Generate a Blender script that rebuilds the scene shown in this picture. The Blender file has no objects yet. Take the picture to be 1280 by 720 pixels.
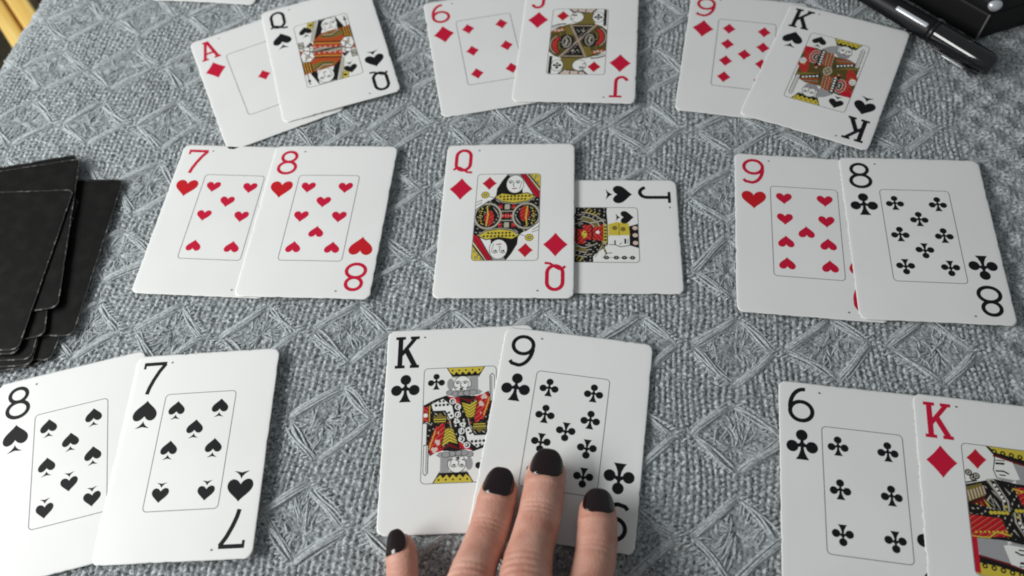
import bpy, bmesh, math, random
import numpy as np
from mathutils import Matrix, Vector

# ------------------------------------------------------------------ camera, world, light
S = 0.001                                   # everything below is written in millimetres
sc = bpy.context.scene
COL = sc.collection
rng = np.random.default_rng(7)
random.seed(7)

cam = bpy.data.cameras.new('camera'); camo = bpy.data.objects.new('camera', cam); COL.objects.link(camo)
PITCH, ROLL, HC, FPX = 0.539250515, -0.107900191, 311.338, 1018.855
cr, sr = math.cos(ROLL), math.sin(ROLL)
r0, u0, bk = Vector((1, 0, 0)), Vector((0, math.cos(PITCH), math.sin(PITCH))), Vector((0, -math.sin(PITCH), math.cos(PITCH)))
R_, U_ = cr*r0 + sr*u0, -sr*r0 + cr*u0
M = Matrix((R_, U_, bk)).transposed().to_4x4(); M.translation = (0, 0, HC*S)
camo.matrix_world = M
cam.sensor_width = 36; cam.lens = 36*FPX/1280; cam.clip_start = 0.01; cam.clip_end = 50
cam.dof.use_dof = True; cam.dof.focus_distance = 0.345; cam.dof.aperture_fstop = 9.0
sc.camera = camo
sc.cycles.filter_width = 1.9

w = bpy.data.worlds.new('World'); sc.world = w; w.use_nodes = True
bg = w.node_tree.nodes['Background']; bg.inputs[0].default_value = (0.92, 0.98, 1.0, 1); bg.inputs[1].default_value = 0.19

def area_light(name, loc, target, sx, sy, power, col):
    l = bpy.data.lights.new(name, 'AREA'); l.shape = 'RECTANGLE'; l.size = sx; l.size_y = sy; l.energy = power; l.color = col
    o = bpy.data.objects.new(name, l); COL.objects.link(o); o.location = loc
    o.rotation_euler = (Vector(target) - Vector(loc)).to_track_quat('-Z', 'Y').to_euler()
    return o
area_light('window_light', (-0.72, 0.13, 0.45), (-0.03, 0.21, 0), 0.70, 0.32, 8.0, (1.0, 0.995, 0.975))
sc.view_settings.view_transform = 'Standard'; sc.view_settings.look = 'None'
sc.view_settings.exposure = 0.05; sc.view_settings.gamma = 1.0; sc.view_settings.use_curve_mapping = False

# ------------------------------------------------------------------ helpers
def tag(o, label=None, cat=None, group=None, kind=None):
    if label: o['label'] = label
    if cat: o['category'] = cat
    if group: o['group'] = group
    if kind: o['kind'] = kind
    return o

def obj(name, me, mat=None, parent=None):
    o = bpy.data.objects.new(name, me); COL.objects.link(o)
    if mat is not None and len(me.materials) == 0: me.materials.append(mat)
    if parent is not None: o.parent = parent
    return o

def mesh_from(name, V, F, smooth=False):
    me = bpy.data.meshes.new(name)
    me.from_pydata([tuple(v) for v in V], [], [tuple(f) for f in F]); me.update()
    if smooth: me.polygons.foreach_set('use_smooth', [True]*len(me.polygons))
    return me

def mesh_quads(name, V, Q, smooth=True):
    """V (n,3) in metres, Q (m,4) int: fast path for big grids"""
    me = bpy.data.meshes.new(name)
    n, m = len(V), len(Q)
    me.vertices.add(n); me.vertices.foreach_set('co', np.ascontiguousarray(V, dtype=np.float32).ravel())
    me.loops.add(m*4); me.loops.foreach_set('vertex_index', np.ascontiguousarray(Q, dtype=np.int32).ravel())
    me.polygons.add(m); me.polygons.foreach_set('loop_start', np.arange(0, m*4, 4, dtype=np.int32))
    me.polygons.foreach_set('use_smooth', np.full(m, smooth, dtype=bool))
    me.update(calc_edges=True); me.validate()
    return me

def mat_new(name):
    m = bpy.data.materials.new(name); m.use_nodes = True
    nt = m.node_tree; return m, nt, nt.nodes['Principled BSDF']

def simple(name, col, rough=0.5, metal=0.0, spec=0.5, coat=0.0):
    m, nt, b = mat_new(name)
    b.inputs['Base Color'].default_value = (*col, 1); b.inputs['Roughness'].default_value = rough
    b.inputs['Metallic'].default_value = metal; b.inputs['Specular IOR Level'].default_value = spec
    b.inputs['Coat Weight'].default_value = coat
    return m

def noise_col(nt, b, c0, c1, scale, detail=4, lo=0.3, hi=0.7, coord='Object', rough=None):
    tc = nt.nodes.new('ShaderNodeTexCoord'); n = nt.nodes.new('ShaderNodeTexNoise')
    n.inputs['Scale'].default_value = scale; n.inputs['Detail'].default_value = detail
    r = nt.nodes.new('ShaderNodeValToRGB')
    r.color_ramp.elements[0].position = lo; r.color_ramp.elements[1].position = hi
    r.color_ramp.elements[0].color = (*c0, 1); r.color_ramp.elements[1].color = (*c1, 1)
    nt.links.new(tc.outputs[coord], n.inputs['Vector']); nt.links.new(n.outputs['Fac'], r.inputs['Fac'])
    nt.links.new(r.outputs['Color'], b.inputs['Base Color'])
    return n, r

def bump(nt, b, fac_socket, strength, dist):
    bp = nt.nodes.new('ShaderNodeBump'); bp.inputs['Strength'].default_value = strength; bp.inputs['Distance'].default_value = dist
    nt.links.new(fac_socket, bp.inputs['Height']); nt.links.new(bp.outputs['Normal'], b.inputs['Normal'])

# ------------------------------------------------------------------ materials
mw, nt, b = mat_new('wool')
n1, rp = noise_col(nt, b, (0.125, 0.142, 0.150), (0.64, 0.69, 0.705), 800, 6, 0.36, 0.64)
b.inputs['Roughness'].default_value = 0.95; b.inputs['Specular IOR Level'].default_value = 0.15
b.inputs['Sheen Weight'].default_value = 0.25; b.inputs['Sheen Roughness'].default_value = 0.5
n2 = nt.nodes.new('ShaderNodeTexNoise'); n2.inputs['Scale'].default_value = 2200; n2.inputs['Detail'].default_value = 3
tcw = nt.nodes.new('ShaderNodeTexCoord'); nt.links.new(tcw.outputs['Object'], n2.inputs['Vector'])
bump(nt, b, n2.outputs['Fac'], 0.9, 0.0005)
WOOL = mw
mf, nt, b = mat_new('wool_yarn')
noise_col(nt, b, (0.31, 0.34, 0.352), (0.62, 0.668, 0.682), 1000, 5, 0.34, 0.66)
b.inputs['Roughness'].default_value = 0.95; b.inputs['Specular IOR Level'].default_value = 0.15
b.inputs['Sheen Weight'].default_value = 0.25
n2 = nt.nodes.new('ShaderNodeTexNoise'); n2.inputs['Scale'].default_value = 2600
tcw = nt.nodes.new('ShaderNodeTexCoord'); nt.links.new(tcw.outputs['Object'], n2.inputs['Vector'])
bump(nt, b, n2.outputs['Fac'], 0.8, 0.0004)
YARN = mf
FUZZ = simple('wool_fuzz', (0.44, 0.475, 0.487), 0.9, spec=0.1)

mc, nt, b = mat_new('card_stock')
noise_col(nt, b, (0.80, 0.815, 0.805), (0.845, 0.86, 0.85), 25, 8, 0.3, 0.7)
b.inputs['Roughness'].default_value = 0.42; b.inputs['Specular IOR Level'].default_value = 0.35
nn = nt.nodes.new('ShaderNodeTexNoise'); nn.inputs['Scale'].default_value = 55; nn.inputs['Detail'].default_value = 2
tcc = nt.nodes.new('ShaderNodeTexCoord'); nt.links.new(tcc.outputs['Object'], nn.inputs['Vector'])
bump(nt, b, nn.outputs['Fac'], 0.03, 0.0006)
STOCK = mc
me_, nt, b = mat_new('card_edge')
noise_col(nt, b, (0.10, 0.10, 0.09), (0.62, 0.61, 0.57), 700, 3, 0.4, 0.6)
b.inputs['Roughness'].default_value = 0.8
EDGE = me_
RED = simple('red_ink', (0.57, 0.011, 0.045), 0.55, spec=0.15)
SCARLET = simple('scarlet_ink', (0.55, 0.014, 0.022), 0.55, spec=0.15)
BLACK = simple('black_ink', (0.010, 0.010, 0.012), 0.55, spec=0.15)
GREYLINE = simple('grey_line_ink', (0.20, 0.21, 0.21), 0.55, spec=0.15)
mp, nt, b = mat_new('court_print')
at = nt.nodes.new('ShaderNodeVertexColor'); at.layer_name = 'print'
nt.links.new(at.outputs['Color'], b.inputs['Base Color']); b.inputs['Roughness'].default_value = 0.55; b.inputs['Specular IOR Level'].default_value = 0.15
COURT = mp
mb, nt, b = mat_new('black_card_back')
# worn black print: mottled, with faint scuffs
n1, rp = noise_col(nt, b, (0.008, 0.0083, 0.0078), (0.016, 0.016, 0.015), 140, 8, 0.45, 0.8)
n3 = nt.nodes.new('ShaderNodeTexNoise'); n3.inputs['Scale'].default_value = 90; n3.inputs['Detail'].default_value = 6
mr = nt.nodes.new('ShaderNodeMapRange'); mr.inputs['To Min'].default_value = .42; mr.inputs['To Max'].default_value = .68
nt.links.new(n3.outputs['Fac'], mr.inputs['Value']); nt.links.new(mr.outputs['Result'], b.inputs['Roughness'])
b.inputs['Specular IOR Level'].default_value = 0.07
BACK = mb
mbe, nt, b = mat_new('worn_black_edge')
noise_col(nt, b, (0.010, 0.010, 0.010), (0.30, 0.30, 0.28), 260, 9, 0.52, 0.74)
b.inputs['Roughness'].default_value = 0.75
BEDGE = mbe

# ------------------------------------------------------------------ blanket
OX, OY = -80.80, 131.82
UX, UY = 40.568, -6.249
VX, VY = 8.572, 39.507
VL = math.hypot(VX, VY); NX, NY = -VY/VL, VX/VL        # outward normal of the left edge
PERP = (UX*VY - UY*VX)/VL                               # mm per s unit across the edge
SB, RB = -5.52, 20.0                                    # where the blanket starts to fall over the edge, and its radius
def wob(s, t):
    ds = 0.03*np.sin(1.3*t+0.4*s) + 0.026*np.sin(2.9*t-1.1*s+1) + 0.020*np.sin(6.1*s+2.3*t)
    dt = 0.03*np.sin(1.1*s-0.6*t+2) + 0.026*np.sin(2.3*s+1.7*t) + 0.020*np.sin(5.7*t-3.1*s)
    return ds, dt
def P(s, t, h):
    """blanket coordinates (s, t) and height h (mm over the blanket's base) to world mm"""
    ds, dt = wob(s, t); s2, t2 = s+ds, t+dt
    over = np.maximum(0, (SB - s2))*PERP
    sc_ = np.maximum(s2, SB)
    x = OX + UX*sc_ + VX*t2 + (SB-sc_)*0; y = OY + UY*sc_ + VY*t2
    # going over the edge keep t along v
    th = np.minimum(over/RB, math.radians(84)); ex = np.maximum(0, over - RB*math.radians(84))
    out = RB*np.sin(th) + ex*math.cos(math.radians(84)) + h*np.sin(th)
    z = -RB*(1-np.cos(th)) - ex*math.sin(math.radians(84)) + h*np.cos(th)
    und = 0.25*np.sin(0.9*s+0.5*t)+0.2*np.sin(1.7*t-0.8*s+1)
    return np.stack([x + NX*out, y + NY*out, z - 2.45 + und*0.9], -1)

NW = 16
def diamond(s, t):
    i, j = np.round(s), np.round(t)
    return np.abs(s-i)/0.44 + np.abs(t-j)/0.385, s-i, t-j
WAFFLE = 6.62
def height(s, t):
    jit = 0.07*np.sin(17*t+5*s)+0.05*np.sin(41*s-23*t+1)
    a, b_ = NW*s + jit, NW*t + 0.10*np.sin(21*s-7*t)+0.07*np.sin(37*t+19*s)
    ia, ib = np.floor(a), np.floor(b_); fa = a-ia-.5
    sh = 0.10*np.where(ia % 2 > 0, 1, -1)
    fb = (b_+sh)-np.floor(b_+sh)-.5
    hsh = np.sin(ia*12.9898+np.floor(b_+sh)*78.233)*43758.5453; hsh = hsh-np.floor(hsh)
    rib = np.clip(1-(np.abs(fa)/0.5)**2.0, 0, 1)**.7; notch = np.clip(1-(np.abs(fb)/0.5)**2.0, 0, 1)**.7
    weave = 1.75*(0.15+0.85*rib)*(0.15+0.85*notch)*(0.72+0.5*hsh)
    d, ds, dt = diamond(s, t)
    ring = np.exp(-((d-0.95)/0.16)**2)
    inside = np.clip((0.95-d)/0.25, 0, 1)
    pit = np.exp(-(d/0.28)**2)
    # loose ribs inside the diamond
    ang = np.arctan2(dt, ds); rib = 0.5+0.5*np.cos(17*ang+3*np.sin(9*d))
    h = weave*(1-0.75*np.clip(ring+inside, 0, 1)) + 0.7*ring + inside*(0.25+0.55*rib*np.clip(d*1.6, 0, 1)) - 0.8*pit
    # plain areas swell a little
    d2 = np.abs((s % 1)-.5)/.5 + np.abs((t % 1)-.5)/.5
    h += 0.35*np.clip(1-d2, 0, 1)
    # waffle stripe at the right
    wz = np.clip((s-WAFFLE)/0.08, 0, 1)
    p, q = s*4.6+0.25*np.sin(t*6), t*4.6
    k = np.abs((p+q) % 2-1)+np.abs((p-q) % 2-1)
    fur = 0.5+0.5*np.sin(a*5.1+2*np.sin(b_*2))
    hw = 1.7*np.clip(k-0.5, 0, 1.2)**1.2-.5+0.3*weave+0.2*fur
    return h*(1-wz)+hw*wz
FS0, FS1, FT0, FT1, ST = -6.5, 8.15, -1.95, 6.95, 5*NW
ss = np.concatenate([np.arange(-9.5, FS0-.01, .25), np.arange(FS0, FS1, 1/ST), np.arange(FS1+.1, 13, .5)])
tt = np.concatenate([np.arange(-7, FT0-.01, .5), np.arange(FT0, FT1, 1/ST), np.arange(FT1+.1, 12, .5)])
SS, TT = np.meshgrid(ss, tt, indexing='ij')
fine = (SS >= FS0) & (SS < FS1) & (TT >= FT0) & (TT < FT1)
HH = np.where(fine, height(SS, TT), 0.55)
HH += np.where(fine, rng.normal(0, 0.06, HH.shape), 0)
PV = P(SS, TT, HH)
ns, nt_ = len(ss), len(tt)
idx = np.arange(ns*nt_).reshape(ns, nt_)
Q = np.stack([idx[:-1, :-1], idx[1:, :-1], idx[1:, 1:], idx[:-1, 1:]], -1).reshape(-1, 4)
blanket = obj('blanket', mesh_quads('blanket', PV.reshape(-1, 3)*S, Q), WOOL)
tag(blanket, 'grey woven wool blanket with raised diamond pattern spread under all the cards', 'blanket')

def tubes(paths, radii, sides=5):
    """paths (N,K,3) mm -> V (m), Q"""
    N, K, _ = paths.shape
    tg = np.gradient(paths, axis=1); tg /= np.linalg.norm(tg, axis=2, keepdims=True)+1e-9
    up = np.array([0, 0, 1.0]); a = np.cross(tg, up); a /= np.linalg.norm(a, axis=2, keepdims=True)+1e-9
    c = np.cross(a, tg)
    an = np.arange(sides)*2*math.pi/sides
    V = paths[:, :, None, :] + radii[:, :, None, None]*(a[:, :, None, :]*np.cos(an)[None, None, :, None] + c[:, :, None, :]*np.sin(an)[None, None, :, None])
    ix = np.arange(N*K*sides).reshape(N, K, sides)
    nx = np.roll(ix, -1, axis=2)
    Qd = np.stack([ix[:, :-1], nx[:, :-1], nx[:, 1:], ix[:, 1:]], -1).reshape(-1, 4)
    return V.reshape(-1, 3)*S, Qd

def diamond_strands(i, j, r):
    K = 8; u = np.linspace(0, 1, K)
    out, rad = [], []
    def strand(a, b_, lift, rr, wv=0.0, sink=0.6):
        a, b_ = np.array(a, float), np.array(b_, float)
        d = b_-a; n = np.array([-d[1], d[0]]); ph = r.uniform(0, 6.28)
        pt = a[None]+d[None]*u[:, None]+n[None]*(wv*np.sin(u*6.28*r.uniform(.6, 1.3)+ph)[:, None])
        h = lift*np.clip(1-np.abs(2*u-1)**4, 0, 1) - sink*np.abs(2*u-1)**6
        out.append(np.concatenate([pt+np.array([[i, j]]), h[:, None]], 1)); rad.append(rr*(1-0.35*np.abs(2*u-1)**4))
    q4 = r.normal(0, .018, 8)
    L, T_, R2, B = (-.44+q4[0], q4[1]), (q4[2], .385+q4[3]), (.44+q4[4], q4[5]), (q4[6], -.385+q4[7])
    # smooth ropes on the rising sides
    for (a, b_) in ((L, T_), (B, R2)):
        for k in range(6):
            o = (k-2.5)*0.0155
            e = r.normal(0, .007, 4)
            strand((a[0]-o*.66+e[0]-.02, a[1]+o*.75+e[1]-.02), (b_[0]-o*.66+e[2]+.02, b_[1]+o*.75+e[3]+.02), 1.55-0.14*(k-2.5)**2+r.normal(0, .05), .60, .008)
    # looser, wavy ropes and a ladder of small stitches on the falling sides
    for (a, b_, sg) in ((T_, R2, 1), (L, B, -1)):
        a, b_ = np.array(a), np.array(b_); nrm = np.array([.66, .75])*sg
        for k in range(6):
            o = nrm*(k-2.8)*.019
            strand(a+o+r.normal(0, .01, 2), b_+o+r.normal(0, .01, 2), 1.3-.10*(k-2.5)**2+r.normal(0, .12), .55, .024)
        for k in range(11):
            f = (k+.5)/11; c = a+(b_-a)*f + r.normal(0, .006, 2)
            v = np.array([.88, .25])*sg*r.uniform(.09, .13)
            strand(c, c+v, 1.15+r.normal(0, .12), .46, .03)
        for k in range(7):
            f = (k+.7)/8; c = a+(b_-a)*f + r.normal(0, .01, 2)
            strand(c, c*.5+r.normal(0, .02, 2), .8+r.normal(0, .12), .40, .04)
    # wedges of floats pulled to the middle
    cx0 = r.normal(0, .04, 2); nwg = int(r.integers(3, 6))
    for k in range(nwg):
        an = 6.28*k/nwg+r.uniform(0, 6.28)*.25+r.normal(0, .3); m = r.uniform(.6, 1.15); hh = r.uniform(.45, .9)
        for q in range(6):
            a2 = an+(q-2.5)*.10+r.normal(0, .05)
            e = np.array([.27*math.cos(a2), .235*math.sin(a2)])*m
            strand(e*.15+cx0+r.normal(0, .015, 2), e+cx0*.3+r.normal(0, .02, 2), hh-.05*(q-2.5)**2+r.normal(0, .08), .46, .06, .8)
    for k in range(10):
        c = r.uniform(-1, 1, 2)*np.array([.24, .2]); v = np.array([r.normal(0, .03), r.uniform(.05, .11)])
        if abs(c[0])/.36+abs(c[1])/.3 < 1: strand(c-v, c+v, .75+r.normal(0, .15), .45, .05, .5)
    return np.array(out), np.array(rad)

first = None
for i in range(-6, 7):
    for j in range(-2, 8):
        c = P(np.array([i*1.0]), np.array([j*1.0]), np.array([0.0]))[0]
        d = np.array(M.inverted() @ Vector(c*S))
        px, py = 640+FPX*d[0]/-d[2], 360-FPX*d[1]/-d[2]
        if not (-90 < px < 1370 and -90 < py < 810): continue
        o_, rd = diamond_strands(i, j, np.random.default_rng(9000+i*37+j*911))
        pts = P(o_[..., 0], o_[..., 1], o_[..., 2]+0.30)
        pts[..., 2] = np.minimum(pts[..., 2], -.12-rd)
        V, Qd = tubes(pts, rd)
        obj('raised_diamond', mesh_quads('raised_diamond', V, Qd), YARN, blanket)

# loose wool fibres standing off the weave
NF = 190000
fs, ft = rng.uniform(-6.2, 7.9, NF), rng.uniform(-1.9, 6.8, NF)
fh = height(fs, ft)
d_, _, _ = diamond(fs, ft)
fh = np.where((d_ < 1.15) & (fs < WAFFLE), np.maximum(fh, 1.35), fh)
an = rng.uniform(0, 6.28, NF); ln = rng.uniform(.8, 3.2, NF)/41
K = 4
pts = np.zeros((NF, K, 3))
cv = rng.normal(0, .9, NF)
for k in range(K):
    f = k/(K-1)
    a2 = an+cv*f
    pts[:, k] = P(fs+np.cos(a2)*ln*f, ft+np.sin(a2)*ln*f, fh-0.1+0.55*f*(1.2-f)*rng.uniform(.3, 1.6, NF))
pts[..., 2] = np.minimum(pts[..., 2], -0.12)
nl = 260
ls_, lt_ = rng.uniform(-6, 7.8, nl), rng.uniform(-1.8, 6.7, nl); la = rng.uniform(0, 6.28, nl); lc = rng.normal(0, 2.2, nl); ll = rng.uniform(2.5, 8, nl)/41
lp = np.zeros((nl, K, 3))
for k in range(K):
    f = k/(K-1); lp[:, k] = P(ls_+np.cos(la+lc*f)*ll*f, lt_+np.sin(la+lc*f)*ll*f, np.full(nl, 1.75)+.5*f*(1-f))
lp[..., 2] = np.minimum(lp[..., 2], -0.12)
pts = np.concatenate([pts, lp]); NF += nl
hc = bpy.data.hair_curves.new('fuzz'); hc.add_curves([K]*NF)
hc.attributes['position'].data.foreach_set('vector', (pts*S).astype(np.float32).ravel())
ra = hc.attributes.get('radius') or hc.attributes.new('radius', 'FLOAT', 'POINT')
ra.data.foreach_set('value', np.tile(np.array([.05, .05, .045, .02], dtype=np.float32)*S, NF))
hc.materials.append(FUZZ)
fz = obj('fuzz', hc, None, blanket); fz['kind'] = 'stuff'

# ------------------------------------------------------------------ floor far below the blanket's left edge, sunlit board
mfl, nt, b = mat_new('dark_floor')
noise_col(nt, b, (0.012, 0.010, 0.006), (0.075, 0.065, 0.028), 22, 5, 0.35, 0.7); b.inputs['Roughness'].default_value = 0.7
fl = mesh_from('floor', [(-3, -3, -.30), (3, -3, -.30), (3, 3, -.30), (-3, 3, -.30)], [(0, 1, 2, 3)])
tag(obj('floor', fl, mfl), kind='structure')
mbd, nt, b = mat_new('golden_wood')
tc = nt.nodes.new('ShaderNodeTexCoord'); mpn = nt.nodes.new('ShaderNodeMapping'); mpn.inputs['Scale'].default_value = (3, 60, 60)
nz = nt.nodes.new('ShaderNodeTexNoise'); nz.inputs['Scale'].default_value = 1.5; nz.inputs['Detail'].default_value = 5
rp = nt.nodes.new('ShaderNodeValToRGB'); rp.color_ramp.elements[0].color = (0.78, 0.42, 0.05, 1); rp.color_ramp.elements[1].color = (0.95, 0.70, 0.24, 1)
rp.color_ramp.elements[0].position = .3; rp.color_ramp.elements[1].position = .6
nt.links.new(tc.outputs['Object'], mpn.inputs['Vector']); nt.links.new(mpn.outputs['Vector'], nz.inputs['Vector'])
nt.links.new(nz.outputs['Fac'], rp.inputs['Fac']); nt.links.new(rp.outputs['Color'], b.inputs['Base Color']); b.inputs['Roughness'].default_value = .4
def bevel_box(name, x0, x1, y0, y1, z0, z1, mat, parent=None, bev=1.5, seg=2):
    bm = bmesh.new(); bmesh.ops.create_cube(bm, size=1)
    for v in bm.verts:
        v.co = Vector(((x0+x1)/2+v.co.x*(x1-x0), (y0+y1)/2+v.co.y*(y1-y0), (z0+z1)/2+v.co.z*(z1-z0)))*S
    if bev: bmesh.ops.bevel(bm, geom=bm.edges[:], offset=bev*S, segments=seg, affect='EDGES', profile=.6)
    me = bpy.data.meshes.new(name); bm.to_mesh(me); bm.free()
    me.polygons.foreach_set('use_smooth', [True]*len(me.polygons))
    return obj(name, me, mat, parent)
board = bpy.data.objects.new('wooden_board', None); COL.objects.link(board)
tag(board, 'golden wooden board with a groove seen past the blanket corner at top left', 'board')
bevel_box('board_plank', -200, 200, -19, -4, -12, 12, mbd, board, 2.5)
bevel_box('board_plank', -200, 200, -1.5, 16, -12, 12, mbd, board, 2.5)
bevel_box('board_groove', -199, 199, -5, 0, -10, 6, simple('groove_wood', (0.42, 0.19, 0.02), .5), board, 0)
board.location = (-.391, .590, -.140); board.rotation_euler = (0, 0, math.radians(-58)); board.scale = (.88, .88, .88)
dark = bevel_box('dark_furniture', -60, 240, -30, 30, -40, 40, simple('dark_red_wood', (0.07, 0.012, 0.006), .4), None, 4)
tag(dark, 'dark red brown wooden furniture behind the golden board', 'furniture')
dark.location = (-.418, .727, -.230); dark.rotation_euler = (0, 0, math.radians(-58))

# ------------------------------------------------------------------ cards: outlines and print
CW, CH, CT = 63.0, 88.07, 0.30
def outline(n_c=7, rad=3.2, jit=0.0, r=None):
    pts = []
    def seg(a, b_, n):
        for k in range(n):
            pts.append(a+(b_-a)*k/n)
    hw, hh = CW/2, CH/2
    cs = [(hw-rad, hh-rad, 0), (-hw+rad, hh-rad, 90), (-hw+rad, -hh+rad, 180), (hw-rad, -hh+rad, 270)]
    arcs = [[np.array((cx+rad*math.cos(math.radians(a0+90*k/n_c)), cy+rad*math.sin(math.radians(a0+90*k/n_c)))) for k in range(n_c+1)] for cx, cy, a0 in cs]
    for q in range(4):
        pts += arcs[q][:-1]
        seg(arcs[q][-1], arcs[(q+1) % 4][0], 40 if q % 2 else 28) if True else None
    pts = np.array(pts)
    if jit:
        nrm = np.roll(pts, -1, 0)-np.roll(pts, 1, 0); nrm = np.stack([nrm[:, 1], -nrm[:, 0]], 1); nrm /= np.linalg.norm(nrm, axis=1)[:, None]
        e = np.abs(r.normal(0, jit, len(pts)))*(r.random(len(pts)) < .45)
        pts -= nrm*e[:, None]
    return pts

def bendf(A):
    return lambda x, y: A*(1-(np.asarray(x)/31.5)**2)

def card_mesh(name, bend, r, mats, jit=0.15):
    o = outline(jit=jit, r=r); n = len(o)
    fac = [1, .985, .93, .8, .6, .4, .2]
    V, F, mi = [], [], []
    for f in fac:
        for x, y in o*f: V.append((x, y, CT+float(bend(x, y))-(0.05 if f == 1 else 0)))
    V.append((0, 0, CT+float(bend(0, 0)))); ctr = len(V)-1
    for k in range(len(fac)-1):
        for q in range(n):
            F.append((k*n+q, k*n+(q+1) % n, (k+1)*n+(q+1) % n, (k+1)*n+q)); mi.append(1 if (k == 0 and len(mats) > 2) else 0)
    k = len(fac)-1
    for q in range(n): F.append((k*n+q, k*n+(q+1) % n, ctr)); mi.append(0)
    b0 = len(V)
    for x, y in o: V.append((x, y, float(bend(x, y))))
    for q in range(n): F.append((b0+q, b0+(q+1) % n, (q+1) % n, q)); mi.append(1)
    b1 = len(V)
    for x, y in o*.5: V.append((x, y, float(bend(x, y))))
    V.append((0, 0, float(bend(0, 0))))
    for q in range(n):
        F.append((b0+(q+1) % n, b0+q, b1+q, b1+(q+1) % n)); mi.append(0)
        F.append((b1+(q+1) % n, b1+q, len(V)-1)); mi.append(0)
    me = mesh_from(name, np.array(V)*S, F)
    me.materials.append(mats[0]); me.materials.append(mats[1])
    me.polygons.foreach_set('material_index', mi)
    sm = np.array([1 if m == 0 else 0 for m in mi], dtype=bool); me.polygons.foreach_set('use_smooth', sm)
    return me

# --- pip outlines (unit width about 1, centred)
def pip_shapes(kind):
    if kind == 'D':
        pts = []
        for q in range(4):
            a0 = np.array([(0, .56), (-.5, 0), (0, -.56), (.5, 0)][q]); a1 = np.array([(-.5, 0), (0, -.56), (.5, 0), (0, .56)][q])
            for k in range(7):
                f = k/7; p = a0+(a1-a0)*f; pts.append(p*(1-0.22*f*(1-f)))
        return [np.array(pts)]
    if kind == 'H':
        t = np.linspace(0, 2*math.pi, 48, endpoint=False)
        x = np.sign(np.sin(t))*np.abs(np.sin(t))**2.6; y = (13*np.cos(t)-5*np.cos(2*t)-2*np.cos(3*t)-np.cos(4*t))/17
        return [np.stack([-x*.5, y*.52+.06], 1)]
    if kind == 'S':
        t = np.linspace(0, 2*math.pi, 48, endpoint=False)
        x = np.sign(np.sin(t))*np.abs(np.sin(t))**2.4; y = (13*np.cos(t)-5*np.cos(2*t)-2*np.cos(3*t)-np.cos(4*t))/17
        body = np.stack([x*.5, -y*.50+.10], 1)
        stem = [(0, -.26), (-.05, -.36), (-.14, -.46), (-.30, -.56), (-.12, -.53), (0, -.50), (.12, -.53), (.30, -.56), (.14, -.46), (.05, -.36)]
        return [body, np.array(stem)]
    if kind == 'C':
        cc = [(0, .315, .188), (-.308, -.07, .192), (.308, -.07, .192)]
        discs = [np.array(arc(cx, cy, rr, rr, 0, 360-15, 23)) for cx, cy, rr in cc]
        core = np.array([(-.04, .16), (-.06, .06), (-.16, .0), (-.16, -.10), (-.05, -.08), (.05, -.08), (.16, -.10), (.16, .0), (.06, .06), (.04, .16)])
        stem = [(-.04, -.02), (-.065, -.22), (-.13, -.38), (-.21, -.50), (.21, -.50), (.13, -.38), (.065, -.22), (.04, -.02)]
        return discs+[core, np.array(stem)]

def flat_mesh(name, polys, bend, dz):
    """polys: list of (n,2) outlines in card mm; each a few microns above the last"""
    bm = bmesh.new()
    for k, p in enumerate(polys):
        if isinstance(p, tuple):
            z_ = lambda x, y: (x*S, y*S, (CT+float(bend(x, y))+dz+k*0.004)*S)
            va = [bm.verts.new(z_(*q)) for q in p[1]]; vc = [bm.verts.new(z_(*q)) for q in p[2]]
            for q in range(len(va)-1): bm.faces.new((vc[q], vc[q+1], va[q+1], va[q]))
            continue
        ar = 0.5*np.sum(p[:, 0]*np.roll(p[:, 1], -1)-np.roll(p[:, 0], -1)*p[:, 1])
        if ar < 0: p = p[::-1]
        vs = [bm.verts.new((x*S, y*S, (CT+float(bend(x, y))+dz+k*0.004)*S)) for x, y in p]
        f = bm.faces.new(vs)
    bmesh.ops.triangulate(bm, faces=bm.faces[:])
    me = bpy.data.meshes.new(name); bm.to_mesh(me); bm.free(); return me

def strip(pts, wd, closed=False):
    """quad strip outline pieces of a polyline: returns list of quads sharing mitred edges, as one polygon list"""
    p = np.array(pts, float)
    if not closed: p = p[np.concatenate([[True], np.linalg.norm(np.diff(p, axis=0), axis=1) > 1e-6])]
    n = len(p)
    if closed: tg = np.roll(p, -1, 0)-np.roll(p, 1, 0)
    else:
        tg = np.gradient(p, axis=0)
    nr = np.stack([-tg[:, 1], tg[:, 0]], 1); nr /= np.linalg.norm(nr, axis=1)[:, None]+1e-9
    a, c = p+nr*wd/2, p-nr*wd/2
    if closed:
        return a, c
    return ('strip', a, c)

def ring_mesh(name, pts, wd, bend, dz):
    a, c = strip(pts, wd, True); n = len(pts)
    V = [(x, y, CT+float(bend(x, y))+dz) for x, y in np.concatenate([a, c])]
    F = [(q, n+q, n+(q+1) % n, (q+1) % n) for q in range(n)]
    return mesh_from(name, np.array(V)*S, F)

def rrect(x0, x1, y0, y1, r, nl=14):
    pts = []
    cs = [(x1-r, y1-r, 0), (x0+r, y1-r, 90), (x0+r, y0+r, 180), (x1-r, y0+r, 270)]
    arcs = [[np.array((cx+r*math.cos(math.radians(a+15*k)), cy+r*math.sin(math.radians(a+15*k)))) for k in range(7)] for cx, cy, a in cs]
    for q in range(4):
        pts += arcs[q]
        a, b_ = arcs[q][-1], arcs[(q+1) % 4][0]
        pts += [a+(b_-a)*k/nl for k in range(1, nl)]
    return np.array(pts)

def arc(cx, cy, rx, ry, a0, a1, n=20):
    return [(cx+rx*math.cos(math.radians(a0+(a1-a0)*k/n)), cy+ry*math.sin(math.radians(a0+(a1-a0)*k/n))) for k in range(n+1)]

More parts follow.
